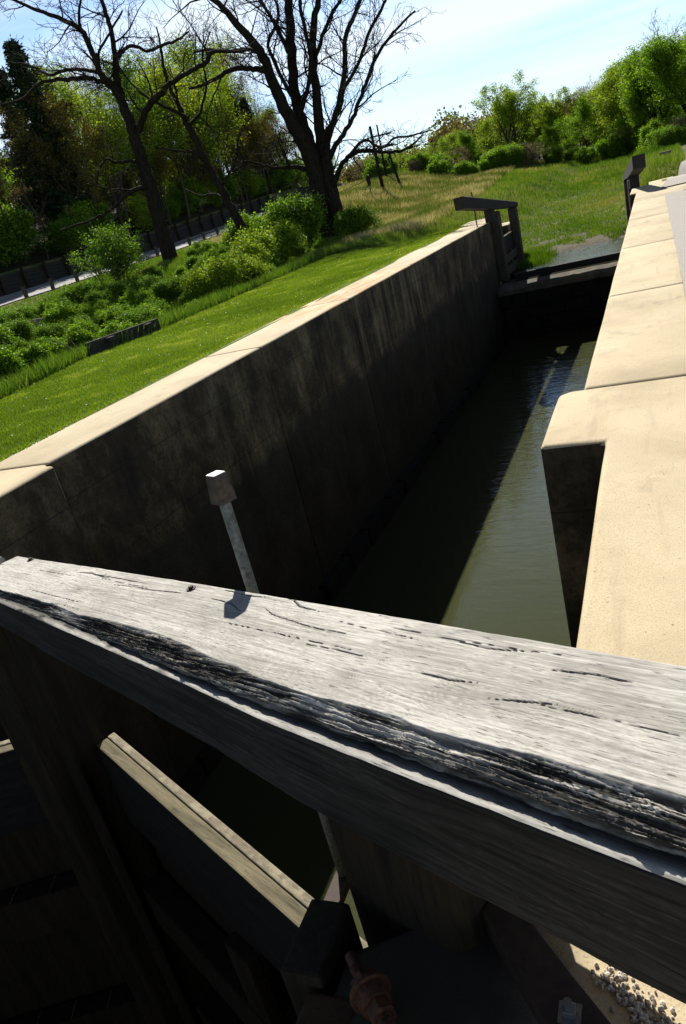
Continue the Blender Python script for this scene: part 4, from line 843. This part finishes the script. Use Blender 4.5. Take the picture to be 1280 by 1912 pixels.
bare_tree('bare_tree', 'largest leafless dark tree with a broad double trunk at the edge of the lawn', 40,
  [(612, 455, 28), (603, 400, 27), (590, 330, 28), (583, 300, 26)],
  [([(636, 455, 26), (628, 400, 24), (615, 340, 22), (608, 300, 20), (597, 240, 17), (588, 150, 13), (585, 60, 11), (597, -20, 8), (610, -90, 4)], 1.0),
   ([(583, 305, 26), (560, 255, 23), (535, 210, 20), (508, 150, 17), (485, 95, 14), (455, 60, 12), (415, 15, 9), (375, -20, 7), (330, -60, 3)], -2.5),
   ([(590, 300, 20), (568, 240, 18), (553, 190, 17), (545, 120, 15), (541, 50, 14), (538, -30, 11), (530, -110, 6)], 2.0),
   ([(610, 300, 12), (614, 250, 10), (632, 200, 9), (643, 130, 8), (645, 70, 7), (668, 10, 6), (690, -50, 3)], 3),
   ([(622, 345, 9), (640, 305, 8), (662, 285, 7), (690, 282, 6), (720, 284, 5), (748, 282, 4), (770, 270, 3.5), (790, 250, 2)], -3),
   ([(655, 288, 6), (668, 270, 5), (684, 262, 4), (702, 272, 4), (718, 274, 3.5), (735, 258, 3), (765, 254, 3), (800, 244, 2)], -2),
   ([(612, 300, 10), (632, 262, 8), (650, 235, 7), (668, 195, 6), (685, 150, 6), (702, 105, 5), (735, 60, 4), (775, 20, 2.5)], 1.5),
   ([(600, 262, 8), (620, 225, 6), (640, 170, 6), (668, 120, 5), (690, 60, 5), (720, 0, 4)], -3),
   ([(500, 132, 11), (482, 130, 9), (455, 127, 8), (425, 133, 7), (398, 150, 6), (375, 160, 5), (352, 166, 3)], -2),
   ([(500, 128, 7), (478, 97, 6), (452, 92, 5), (420, 97, 4), (392, 92, 4), (360, 98, 3)], 3),
   ([(578, 318, 8), (548, 312, 7), (515, 313, 5), (487, 308, 4), (463, 300, 3), (445, 285, 2)], -3),
   ([(552, 190, 8), (528, 150, 6), (510, 110, 6), (500, 80, 5), (520, 30, 5), (505, -20, 3)], 2.5),
   ([(560, 215, 9), (575, 160, 7), (580, 110, 7), (570, 60, 6), (560, 0, 5), (566, -50, 4)], -1),
   ([(545, 110, 8), (520, 60, 6), (498, 20, 5), (470, -20, 4)], 2),
   ([(588, 105, 7), (605, 60, 6), (622, 20, 5), (660, -30, 4)], -2)], 101, 1.0, 2.6)
bare_tree('bare_tree', 'slim leafless leaning tree between the road and the big double-trunked tree', 34.5,
  [(472, 481, 19), (452, 430, 17), (425, 378, 15), (396, 322, 13), (372, 275, 12), (350, 232, 11)],
  [([(350, 234, 10), (335, 200, 8), (318, 165, 6), (306, 130, 5), (300, 90, 4), (292, 50, 2)], 2),
   ([(352, 222, 8), (325, 208, 6), (298, 195, 5), (262, 172, 4), (232, 140, 3), (210, 100, 2)], -2),
   ([(350, 235, 5), (372, 210, 5), (385, 160, 4), (378, 110, 3), (392, 60, 2)], -1.5),
   ([(396, 322, 5), (370, 290, 4), (330, 282, 4), (290, 276, 3)], -2), ([(412, 350, 4), (440, 300, 4), (446, 255, 3), (470, 215, 2)], 2),
   ([(425, 375, 4), (400, 362, 3), (372, 365, 3), (340, 350, 2)], 2)], 102, 0.9, 2.0)
bare_tree('bare_tree', 'tall leafless tree with arching limbs nearest the road, trunk leaning left', 33,
  [(328, 508, 30), (312, 465, 28), (298, 420, 26), (282, 355, 24), (266, 305, 22), (250, 255, 20)],
  [([(250, 256, 19), (236, 212, 17), (220, 175, 14), (205, 155, 12), (190, 143, 11), (172, 98, 10), (155, 62, 9), (138, 46, 8), (100, 30, 7), (48, 10, 5), (0, -10, 4)], -2),
   ([(228, 195, 12), (218, 140, 11), (214, 100, 9), (205, 50, 8), (192, 10, 7), (176, -30, 5), (165, -80, 3)], 1.5),
   ([(216, 172, 9), (190, 152, 8), (150, 147, 8), (118, 148, 7), (75, 155, 5), (42, 185, 5), (0, 196, 3)], -1.5),
   ([(182, 135, 7), (155, 131, 6), (124, 131, 6), (92, 140, 5), (55, 122, 4), (15, 117, 3)], 2),
   ([(258, 245, 12), (270, 212, 11), (285, 190, 11), (302, 172, 10), (320, 155, 8), (350, 136, 7), (384, 118, 7), (395, 97, 6), (430, 96, 5), (462, 94, 3)], -1.5),
   ([(220, 108, 7), (232, 92, 6), (250, 86, 6), (275, 95, 5), (300, 86, 5), (332, 74, 4), (352, 58, 3)], 2.5),
   ([(268, 305, 7), (245, 300, 6), (215, 303, 5), (198, 296, 4), (186, 316, 3), (180, 345, 2)], -2.5),
   ([(280, 350, 9), (262, 350, 8), (238, 362, 7), (215, 385, 6), (185, 405, 5), (150, 418, 4), (112, 430, 3)], -3),
   ([(150, 56, 6), (147, 30, 5), (150, 0, 4), (158, -40, 3)], -1), ([(190, 143, 6), (182, 105, 5), (205, 60, 4), (228, 20, 3)], -2)], 103, 0.95, 2.2)

# ---------------------------------------------------------------- shrubs on the bank behind the lawn
rs = random.Random(5); SH = []
def shrub(idx, x, y, s, label, group=None, dz=0): return place(T['shrub'], idx, x, y, s, rs.uniform(0, 6.28), 'shrub', label, 'shrub', group, dz, ('stems', 'foliage'))
for i in range(230):
    y_ = rs.uniform(7.5, 34); cx = float(np.interp(y_, *LAWNX)); d_ = rs.uniform(1.3, 9.5) if y_ < 24 else rs.uniform(1.2, 7)
    if 11.2 < y_ < 16.5 and d_ < 2.0: continue
    sc_ = rs.uniform(0.16, 0.5)*(1.0 if d_ > 2 else 0.7)
    shrub(rs.choice([0, 1, 1, 0]), cx-d_, y_, sc_, 'leafy green undergrowth shrub on the rough bank beyond the lawn', 'green shrubs on the bank')
for (pxx, pyy, yy, sc_) in [(395, 545, 23, 0.7), (430, 530, 24, 0.8), (455, 510, 27, 0.8), (500, 500, 29, 0.95), (470, 525, 25, .7), (520, 485, 31, .9)]:
    q = px_at(pxx, pyy, yy); shrub(2, q[0], yy, sc_, 'yellow-green new-leaved shrub in front of the leaning bare trees', 'lime shrubs on the bank')
shrub(0, -16.6, 36.6, 1.3, 'tall dark green shrub crowding the left of the double-trunked tree')
shrub(1, -18.3, 36.2, 1.0, 'tall green shrub second to the left of the double-trunked tree')
shrub(0, -12.9, 36.5, 0.85, 'dark green shrub at the right foot of the double-trunked tree')
q = px_at(215, 545, 27); shrub(4, q[0], 27, 1.05, 'open many-stemmed shrub standing between the road posts and the lawn')
# dead forked branch lying by the plank barrier
b0 = px_at(165, 660, 12.6)
me = np_mesh('dead_branch', *tube_mesh([np.array([b0, px_at(140, 655, 12.9), px_at(112, 640, 13.1), px_at(84, 632, 13.2)]), np.array([px_at(150, 658, 12.8), px_at(135, 640, 13), px_at(118, 622, 13)])], [np.array([.022, .018, .012, .006]), np.array([.018, .013, .007])]), None, True)
tag(mesh_obj('dead_branch', me, M['bark2']), 'bare forked dead branch leaning beside the dark plank barrier', 'branch')

# plank barrier at the lawn's edge
q1 = np.array([-10.62, 12.55]); q2 = np.array([-10.35, 14.75]); dv = q2-q1; ang = math.atan2(dv[1], dv[0]); Ln = float(np.hypot(*dv)); zb = float(tz(*q1))
PB = thing('plank_barrier', 'low dark board barrier with two square blocks at the edge of the lawn', 'barrier', (q1[0], q1[1], 0.0), ang)
MB().box(0, Ln, -0.04, 0.04, -0.08, 0.26).build('board', M['blackwood'], PB, bevel=0.01)
for fx_ in (0.27, 0.80):
    mb = MB(); mb.box(Ln*fx_-0.09, Ln*fx_+0.09, -0.16, -0.041, 0.13, 0.23); mb.build('block', M['blackwood'], PB, bevel=0.008)
for fx_ in (0.1, 0.9): MB().box(Ln*fx_-0.05, Ln*fx_+0.05, 0.041, 0.13, -0.6, 0.2).build('post', M['blackwood'], PB, bevel=0.008)
# fallen timber further back
q = px_at(92, 597, 19); mb = MB(); mb.box(-0.75, 0.75, -0.1, 0.1, -0.05, 0.16); o = mb.build('fallen_timber', M['railmoss'], None, bevel=0.02); o.location = (q[0], 19, q[2]-0.05); o.rotation_euler = (0, 0.05, 1.1)
tag(o, 'short grey timber lying in the undergrowth below the road', 'timber')

# ---------------------------------------------------------------- road side: posts, rail and timber retaining wall
yy = 26.0; k = 0; proto = None
while yy < 92:
    x_ = -32.6; z_ = float(tz(x_, yy))
    if proto is None:
        proto = thing('guard_post', 'short wooden guard post standing along the road verge', 'post', (x_, yy, z_), 0, 'guard posts along the road')
        MB().box(-0.09, 0.09, -0.09, 0.09, -0.4, 0.66).build('post', M['oldtimber'], proto, bevel=0.02); MB().box(-0.10, 0.10, -0.10, 0.10, 0.661, 0.69).build('cap', M['oldtimber'], proto, bevel=0.005); kids = list(proto.children)
    else:
        c = proto.copy(); COL.objects.link(c); c.location = (x_, yy, z_)
        for kd in kids: d_ = kd.copy(); COL.objects.link(d_); d_.parent = c
    yy += 2.3; k += 1
CW = thing('retaining_wall', 'long dark timber crib wall at the foot of the wooded hill behind the road', 'wall', (-38.6, 20, 0))
mb = MB(); mp_ = MB()
for i in range(29):
    ya = i*2.2; za = float(tz(-37.4, 20+ya+1.1)); 
    for r_ in range(6): mb.box(-0.15-0.04*r_, 0.12-0.04*r_, ya+0.02, ya+2.18, za+r_*0.24+0.1, za+r_*0.24+0.325)
    mp_.box(0.0, 0.22, ya-0.06, ya+0.06, za-0.2, za+1.7)
mb.build('boards', M['blackwood'], CW); mp_.build('uprights', M['timber'], CW)

# utility poles with their wires
def pole(px_, pyb, pyt, pxt, yy, label, k=1.0):
    a_ = px_at(px_, pyb, yy); b_ = px_at(pxt, pyt, yy); base = np.array([a_[0], yy, float(tz(a_[0], yy))-0.3])
    o = thing('utility_pole', label, 'utility pole', tuple(base), 0); tp = b_-base
    MB().cyl((0, 0, 0), tuple(tp), 0.14*k, 0.10*k, n=10).build('pole', M['bark'], o, smooth=True); return o, b_
P1, t1 = pole(717, 365, 236, 690, 62, 'tallest dark utility pole rising from the tan grass right of the big tree')
P2, t2 = pole(727, 360, 233, 703, 74, 'second utility pole with crossarms just behind the tallest pole', 0.75)
P3, t3 = pole(749, 346, 287, 726, 66, 'short leaning pole stub right of the two tall utility poles', 0.8)
for dz_ in (0.9, 1.9):
    o = MB().box(-1.1, 1.1, -0.07, 0.07, -0.06, 0.06).build('crossarm', M['bark'], P2); bl_ = Vector(t2)-P2.location; o.location = bl_-Vector((0, 0, dz_)); o.rotation_euler = (0, 0, 0.5)
ws = []; wr = []
for k in range(3):
    a_ = np.array(t1)-[0, 0, 1.6+k*0.9]; b_ = a_+np.array([-45, -22+4*k, -2.0]); q = np.linspace(0, 1, 20)[:, None]; w_ = a_*(1-q)+b_*q; w_[:, 2] -= 1.6*(4*q[:, 0]*(1-q[:, 0])); ws.append(w_-np.array(P1.location)); wr.append(np.full(20, 0.018))
mesh_obj('wires', np_mesh('wires', *tube_mesh(ws, wr), None, True), M['bark'], P1)
# round sign seen from behind
q = px_at(688, 337, 58); zb = float(tz(q[0], 58)); RS = thing('road_sign', 'round sign seen from its dark back left of the tallest utility pole', 'sign', (q[0], 58, zb)); hh = q[2]-zb
MB().cyl((0, 0, -0.3), (0, 0, hh), 0.035).build('post', M['railmoss'], RS)
MB().cyl((-0.02, -0.05, hh), (0.02, -0.02, hh), 0.40, n=32).build('disc', M['strap'], RS)

# stone block and dead brush by the far bend of the path
q = px_at(1243, 300, 47); o = MB().box(-0.28, 0.28, -0.25, 0.25, 0, 0.36).build('stone_block', M['stone'], None, bevel=0.03); o.location = (q[0], 47, float(tz(q[0], 47))); tag(o, 'squat stone block beside the bend in the pale path', 'stone block')
for (pxx, pyy, yy, sc_) in [(1218, 332, 33, .62), (1232, 338, 31.5, .5), (1208, 335, 34, .5)]:
    q = px_at(pxx, pyy, yy); shrub(3, q[0], yy, sc_, 'low dry brown brush growing behind the square beam end', 'dry brush by the far gate')

# ---------------------------------------------------------------- woods
rt = random.Random(11)
def tree(kind, idx, x, y, s, label, group, name='deciduous_tree', cat='tree', dz=0): return place(T[kind], idx, x, y, s, rt.uniform(0, 6.28), name, label, cat, group, dz)
# left wooded hillside behind the road
LBL = {('tall', 0): ('tall slender tree in pale spring leaf on the left hillside', 'spring green trees on the left hillside'), ('tall', 1): ('tall slender tree with bronze buds on the left hillside', 'bronze budding trees on the left hillside'), ('tall', 2): ('tall slender dark green tree on the left hillside', 'dark green trees on the left hillside'),
       ('bare', 0): ('leafless grey-brown tree on the left hillside', 'leafless trees on the left hillside'), ('bare', 1): ('nearly leafless tree in brown bud on the left hillside', 'brown budding trees on the left hillside')}
kinds = [('tall', 0), ('tall', 0), ('tall', 0), ('tall', 1), ('tall', 2), ('bare', 0), ('bare', 0), ('bare', 1), ('bare', 1), ('bare', 0)]
HT = {'vase': [12, 12], 'round': [9, 9, 9], 'tall': [18, 18, 18], 'bare': [16, 16, 14], 'conifer': [20, 20]}
def top_scale(kind, idx, x, y, ratio):   # scale that lets the tree reach a given elevation above the horizon
    return max(0.15, (ratio*y+1.4-float(tz(x, y)))/HT[kind][idx])
LT = ([-1.1, -.88, -.80, -.74, -.66, -.57, -.50, -.47, -.43, -.40], [.25, .25, .27, .295, .28, .275, .24, .205, .145, .08])
for i in range(100):
    y_ = rt.uniform(36, 112); x_ = -41.5-rt.uniform(0, 1)**1.6*20; k = rt.choice(kinds); l_, g_ = LBL[k]
    if x_/y_ < -1.15: continue
    tree(k[0], k[1], x_, y_, top_scale(k[0], k[1], x_, y_, float(np.interp(x_/y_, *LT))*rt.choice([1.0, 0.95, 0.85, 0.7, 0.6, 0.5])), l_, g_)
for i in range(45):
    y_ = rt.uniform(38, 112); x_ = -40.8-rt.uniform(0, 6); k = rt.choice([('bare', 0), ('bare', 0), ('bare', 1), ('tall', 2), ('tall', 1)]); l_, g_ = LBL[k]
    tree(k[0], k[1], x_, y_, top_scale(k[0], k[1], x_, y_, float(np.interp(x_/y_, *LT))*rt.uniform(0.4, 0.8)), l_, g_)
for i in range(40):
    y_ = rt.uniform(40, 125); x_ = -50-rt.uniform(0, 12)
    place(T['shrub'], rt.choice([0, 1, 3]), x_, y_, rt.uniform(1.4, 2.6), rt.uniform(0, 6), 'shrub', 'understorey bush among the hillside trees', 'shrub', 'understorey bushes on the hillside', 0.0, ('stems', 'foliage'))
for i in range(24):
    y_ = 30+i*3.4+rt.uniform(-1, 1); x_ = rt.uniform(-43.5, -40.6)
    place(T['shrub'], rt.choice([0, 1, 2]), x_, y_, rt.uniform(1.0, 1.9), rt.uniform(0, 6), 'shrub', 'large bright green bush above the timber crib wall', 'shrub', 'bushes above the crib wall', 0.2, ('stems', 'foliage'))
for i, (br, yy, s_, l_) in enumerate([(-.792, 55, .325, 'dark conifer at the top left corner of the view'), (-.765, 62, .285, 'dark conifer second from the left edge'), (-.83, 57, .30, 'dark conifer cut by the left edge'), (-.492, 90, .185, 'dark pine behind the slim leaning bare tree'), (-.472, 96, .165, 'dark pine just right of its twin behind the slim bare tree')]):
    place(T['conifer'], i % 2, br*yy, yy, top_scale('conifer', 0, br*yy, yy, s_), rt.uniform(0, 6), 'conifer', l_, 'conifer', None)
for br, yy, kd, idx, h_, l_ in [(-.575, 74, 'round', 2, .235, 'bright lime-leaved tree behind the arching bare limbs'), (-.432, 99, 'tall', 1, .14, 'golden-bronze tree behind the largest bare tree'), (-.70, 60, 'tall', 0, .22, 'spring-leaved tree near the left edge behind the road')]:
    tree(kd, idx, br*yy, yy, top_scale(kd, idx, br*yy, yy, h_), l_, None)
# distant valley trees, centre
for i in range(28):
    y_ = rt.uniform(100, 160); r_ = rt.uniform(-0.36, -0.10); k = rt.choice([('bare', 0), ('bare', 1), ('tall', 1), ('round', 1), ('bare', 0)])
    tree(k[0], k[1], r_*y_, y_, top_scale(k[0], k[1], r_*y_, y_, float(np.interp(r_, [-.36, -.3, -.25, -.2, -.1], [.034, .026, .034, .046, .05]))*rt.uniform(.6, 1.0)), 'hazy small tree in the distant valley between the utility poles and the meadow', 'distant valley trees')
# trees along the far side of the meadow
tree('vase', 0, -13.2, 88, top_scale('vase', 0, -13.2, 88, .096), 'large pale spring-leaved tree standing out behind the meadow', None)
tree('vase', 0, -9.6, 92, top_scale('vase', 0, -9.6, 92, .074), 'pale-leaved tree just right of the large spring-leaved tree', None)
MT = ([-.36, -.32, -.25, -.21, -.18, -.136, -.11, -.08, -.04, 0, .04, .2], [.030, .028, .046, .060, .066, .064, .062, .055, .062, .086, .098, .10])
mid = [(-27, 92, 'bare', 2, .9), (-24, 90, 'tall', 1, .9), (-21.5, 86, 'round', 0, .72), (-20, 92, 'round', 1, .95), (-18, 87, 'round', 0, .9), (-6.8, 92, 'bare', 1, 1.1), (-5.4, 84, 'round', 0, .95), (-3.6, 92, 'tall', 1, 1), (-2.2, 82, 'round', 1, .9), (-.4, 78, 'round', 0, .8), (-8, 96, 'tall', 0, 1), (0.6, 76, 'vase', 1, 1.0), (3.2, 70, 'vase', 1, 1.0), (6.5, 74, 'vase', 1, 1.0), (8, 66, 'vase', 1, 1), (11.5, 70, 'round', 0, 1), (-1.0, 90, 'round', 0, 1.0), (5, 84, 'tall', 0, 1), (9, 86, 'tall', 0, 1), (-16, 96, 'tall', 1, 1), (-15.5, 90, 'round', 1, .9), (-11, 96, 'round', 0, 1.0), (-30, 100, 'round', 1, .9), (-33, 98, 'bare', 0, .9), (-27.5, 96, 'tall', 0, .8), (-23, 97, 'bare', 2, 1.2), (-9.8, 87, 'round', 0, .6), (-19, 99, 'bare', 0, 1.15), (-6, 98, 'bare', 2, 1.25), (1.5, 96, 'bare', 2, 1.25)]
lb2 = {'bare': 'leafless or budding tree in the wood edge behind the meadow', 'tall': 'slender tree in the wood edge behind the meadow', 'round': 'rounded green tree in the wood edge behind the meadow', 'vase': 'big spreading bright green tree at the right of the meadow wood edge'}
for i in range(34):
    r_ = rt.uniform(-0.33, 0.09); y_ = rt.uniform(84, 100); k = rt.choice([('round', 0), ('round', 1), ('tall', 0), ('tall', 1), ('bare', 0), ('tall', 2)])
    mid.append((r_*y_, y_, k[0], k[1], rt.uniform(0.8, 1.05)))
for i in range(16):
    r_ = rt.uniform(-0.30, -0.15); y_ = rt.uniform(84, 100); k = rt.choice([('round', 0), ('round', 1), ('tall', 0), ('bare', 0), ('bare', 2)]); mid.append((r_*y_, y_, k[0], k[1], rt.uniform(0.9, 1.1)))
for x_, y_, k, idx, s_ in mid:
    if k == 'shrub_': continue
    tree(k, idx, x_, y_, top_scale(k, idx, x_, y_, float(np.interp(x_/y_, *MT))*s_), lb2[k]+{0: '', 1: ', lighter foliage', 2: ', greyest branches'}[idx], 'wood edge '+k+str(idx)+' trees')
for i in range(95):
    r_ = rt.uniform(-0.34, 0.16); y_ = rt.uniform(76, 88) if r_ < 0 else rt.uniform(60, 74)
    place(T['shrub'], rt.choice([0, 1, 1, 3]), r_*y_, y_, rt.uniform(0.6, 1.15), rt.uniform(0, 6), 'shrub', 'bush along the foot of the wood edge behind the meadow', 'shrub', 'bushes along the wood edge', 0, ('stems', 'foliage'))
for i in range(38):
    y_ = rt.uniform(97, 150); r_ = rt.uniform(-0.20, 0.16); k = rt.choice([('tall', 1), ('bare', 0), ('tall', 0), ('bare', 1), ('tall', 1), ('bare', 0)])
    tree(k[0], k[1], r_*y_, y_, top_scale(k[0], k[1], r_*y_, y_, float(np.interp(r_, [-.2, -.1, -.05, 0, .16], [.055, .062, .068, .080, .09]))*rt.uniform(.75, 1.02)), 'brownish tree on the wooded hill rising behind the right-hand trees', 'trees on the right hill')

# far-off woods that read as one mass
rw = np.random.default_rng(8)
def wood_mass(name, n, fx, mats, label, hh=(3.0, 6.5), q=130, sz=0.42):
    pts = np.array([fx() for _ in range(n)]); zz = tz(pts[:, 0], pts[:, 1]); V_ = []; T_ = []; MI = []
    for k in range(n):
        h = rw.uniform(*hh); r_ = h*0.36; m_ = q; u_ = rw.normal(0, 1, (m_, 3)); u_ /= np.linalg.norm(u_, axis=1)[:, None]; rr = rw.uniform(0.45, 1.0, m_)[:, None]
        c_ = np.array([pts[k, 0], pts[k, 1], zz[k]+h*0.58])+u_*rr*[r_, r_, h*0.46]+rw.normal(0, 0.25, (m_, 3))
        a = rw.normal(0, 1, (m_, 3)); a /= np.linalg.norm(a, axis=1)[:, None]; b = np.cross(a, rw.normal(0, 1, (m_, 3))); b /= np.linalg.norm(b, axis=1)[:, None]; s_ = sz*rw.uniform(0.5, 1.2, m_)[:, None]
        V_.append(np.stack([c_-a*s_*.6, c_+b*s_*.4, c_+a*s_*.6, c_-b*s_*.4], 1).reshape(-1, 3)); T_.append(np.repeat(np.clip(rw.uniform(0.1, 0.8)+rw.normal(0, 0.15, m_), 0, 1), 4)); MI.append(np.full(m_, rw.integers(0, len(mats))))
    V_ = np.concatenate(V_); o = mesh_obj(name, np_mesh(name, V_, np.arange(len(V_)).reshape(-1, 4), np.concatenate(T_), False, np.concatenate(MI)), mats); tag(o, label, 'woods', kind='stuff')
def f1():
    y_ = rw.uniform(98, 200); return rw.uniform(-0.24, 0.22)*y_, y_
wood_mass('distant_wood', 620, f1, [M['olive'], M['spring'], M['olive'], M['green'], M['tan']], 'mixed brown and green woods covering the hill behind the meadow')
def f2():
    y_ = rw.uniform(118, 230); return rw.uniform(-0.42, -0.22)*y_, y_
wood_mass('distant_wood', 420, f2, [M['olive'], M['tan'], M['spring'], M['olive']], 'thin brownish woods in the far valley behind the utility poles', (2.0, 4.2), 110, 0.38)
def f3():
    return rw.uniform(-95, -58), rw.uniform(35, 150)
wood_mass('distant_wood', 520, f3, [M['olive'], M['bush'], M['conif'], M['spring'], M['olive']], 'deep woods closing off the top of the left hillside', (3.0, 6.0), 150, 0.45)

# ---------------------------------------------------------------- grasses
rg = np.random.default_rng(3)
def blades(name, x, y, h, w, mat, label, cat, lean=0.5, tint=None, z=None):
    n = len(x); z = tz(x, y) if z is None else z; a = rg.uniform(0, 2*math.pi, n); hh = h*rg.uniform(0.5, 1.2, n); dx = np.cos(a)*w*0.5; dy = np.sin(a)*w*0.5
    b = rg.uniform(0, 2*math.pi, n); lx = np.cos(b)*hh*lean*rg.uniform(0, 1, n); ly = np.sin(b)*hh*lean*rg.uniform(0, 1, n)
    V_ = np.stack([np.stack([x-dx, y-dy, z-0.01], 1), np.stack([x+dx, y+dy, z-0.01], 1), np.stack([x+lx, y+ly, z+hh], 1)], 1).reshape(-1, 3)
    tint = np.clip(rg.normal(0.45, 0.2, n) if tint is None else tint, 0, 1)
    o = mesh_obj(name, np_mesh(name, V_, np.arange(3*n).reshape(-1, 3), np.repeat(tint, 3)), mat); tag(o, label, cat, kind='stuff'); return o
# mown lawn
n = 260000; y_ = 3.0+rg.power(1.0, n)*32; y_ = 3.0+32*rg.uniform(0, 1, n)**1.5; cx = np.interp(y_, *LAWNX); x_ = cx+(outer(8)-0.0-cx)*rg.uniform(0, 1, n)
ox = np.interp(y_, [5, 8.2, 12, 30], [-6.03, -6.15, -6.22, -6.2]); x_ = cx+(ox+0.02+0.09*(fbm(y_*2.2, 0*y_, 48, 4)-0.4)-cx)*rg.uniform(-0.03, 1, n)**0.93
tnt = 0.30+0.9*(fbm(x_*0.7, y_*0.7, 7, 5)-0.40)+0.5*np.clip((fbm(x_*2.5, y_*2.5, 27, 3)-0.62)*6, 0, 1)+rg.normal(0, 0.14, n)
tnt = tnt+0.4*np.clip(1-np.abs(x_-ox)/0.12, 0, 1)
blades('mown_grass', x_, y_, 0.034, 0.011*(1+y_/14), M['grass'], 'short mown lawn grass beside the lock wall', 'grass', 0.9, tnt)
n = 160; y_ = rg.uniform(4, 27, n); x_ = rg.uniform(-10, -6.3, n)
Vp = []; Fp = []
for i in range(n):
    r_ = rg.uniform(0.006, 0.014); Vp.append(iv*[r_, r_, r_*0.5]+[x_[i], y_[i], 0.045+rg.uniform(0, 0.02)]); Fp += [[q+len(iv)*i for q in f] for f in if_]
m, t, p, o_ = newmat('pale_petal'); p.inputs['Base Color'].default_value = (0.7, 0.68, 0.5, 1); M['petal'] = m
tag(mesh_obj('clover_flowers', np_mesh('clover_flowers', np.concatenate(Vp), Fp), M['petal']), 'tiny pale flowers dotting the mown lawn', 'flowers', kind='stuff')
# rough bank left of the lawn
n = 150000; y_ = 6+36*rg.uniform(0, 1, n)**1.2; cx = np.interp(y_, *LAWNX); x_ = cx+0.1-14*rg.uniform(0, 1, n)**1.3
blades('bank_grass', x_, y_, 0.22+0.16*fbm(x_*0.9, y_*0.9, 44), 0.022, M['meadow'], 'rank green grass and weeds on the bank beyond the lawn', 'grass', 0.7, rg.normal(0.33, 0.18, n))
n = 60000; y_ = rg.uniform(24, 95, n); x_ = rg.uniform(-31.5, -14, n); blades('verge_grass', x_, y_, 0.14, 0.05, M['meadow'], 'green verge grass below the road posts', 'grass', 0.7, rg.normal(0.4, 0.2, n))
# meadow in the drained canal
n = 330000; y_ = 29.5+62*rg.uniform(0, 1, n)**1.7; x_ = rg.uniform(-1, 1, n)*(9+0.22*y_)-4-0.06*y_; z_ = tz(x_, y_)
far_ = fbm(x_*0.22, y_*0.13, 15, 4); kp = (z_ > -1.86+0.5*(fbm(x_*1.3, y_*1.3, 19)-0.5)) & ~((np.abs(x_-1.5) < 2.8) & (y_ < 62) & (x_ > 0.4+0.02*y_) & (x_ < 3.4+(y_-30)*.05)) & ~((x_ > -7) & (x_ < -5.3) & (y_ < 31)); x_, y_, z_, far_ = [q[kp] for q in (x_, y_, z_, far_)]
tnt = 0.36+1.3*(far_-0.5)+rg.normal(0, 0.16, len(x_))+0.25*ss(48, 60, y_)*(vn(x_*0.4, y_*0.9, 3) > 0.6)
hgt = np.where(z_ < -1.0, 0.16, 0.26)*(0.6+0.8*vn(x_*0.8, y_*0.8, 77))
blades('meadow_grass', x_, y_, hgt, 0.022*(0.6+y_/45), M['meadow'], 'green marsh grass filling the drained canal bed', 'grass', 0.6, tnt, z_)
# dry tan grass bank
n = 110000; y_ = 33+45*rg.uniform(0, 1, n)**1.2; x_ = -7.5-0.05*y_-rg.uniform(0, 1, n)*(9+0.16*y_); z_ = tz(x_, y_); tnt = 0.36+2.2*(fbm(x_*0.6, y_*0.4, 25)-0.5)+rg.normal(0, 0.25, n)
kp = (y_ > 40) | (x_ > -13); x_, y_, z_, tnt = x_[kp], y_[kp], z_[kp], tnt[kp]
blades('dry_grass', x_, y_, 0.42, 0.035*(0.6+y_/60), M['reed'], 'dry tan grass on the bank between the big tree and the meadow', 'grass', 0.7, tnt, z_)
# waterside plants by the far left gate
n = 5000; a_ = rg.uniform(0, 1, n); x_ = -4.9+1.3*a_*rg.uniform(0, 1, n); y_ = rg.uniform(29.2, 32.0, n); blades('marsh_plants', x_, y_, 0.32, 0.04, M['meadow'], 'dark green marsh plants at the foot of the far open gate', 'plants', 0.6, rg.normal(0.2, 0.12, n))
n = 60000; y_ = rg.uniform(-4, 70, n); x_ = 3.4+rg.uniform(0, 14, n); blades('path_side_grass', x_, y_, 0.16, 0.04, M['meadow'], 'green grass along the far side of the pale path', 'grass', 0.6, rg.normal(0.35, 0.2, n))
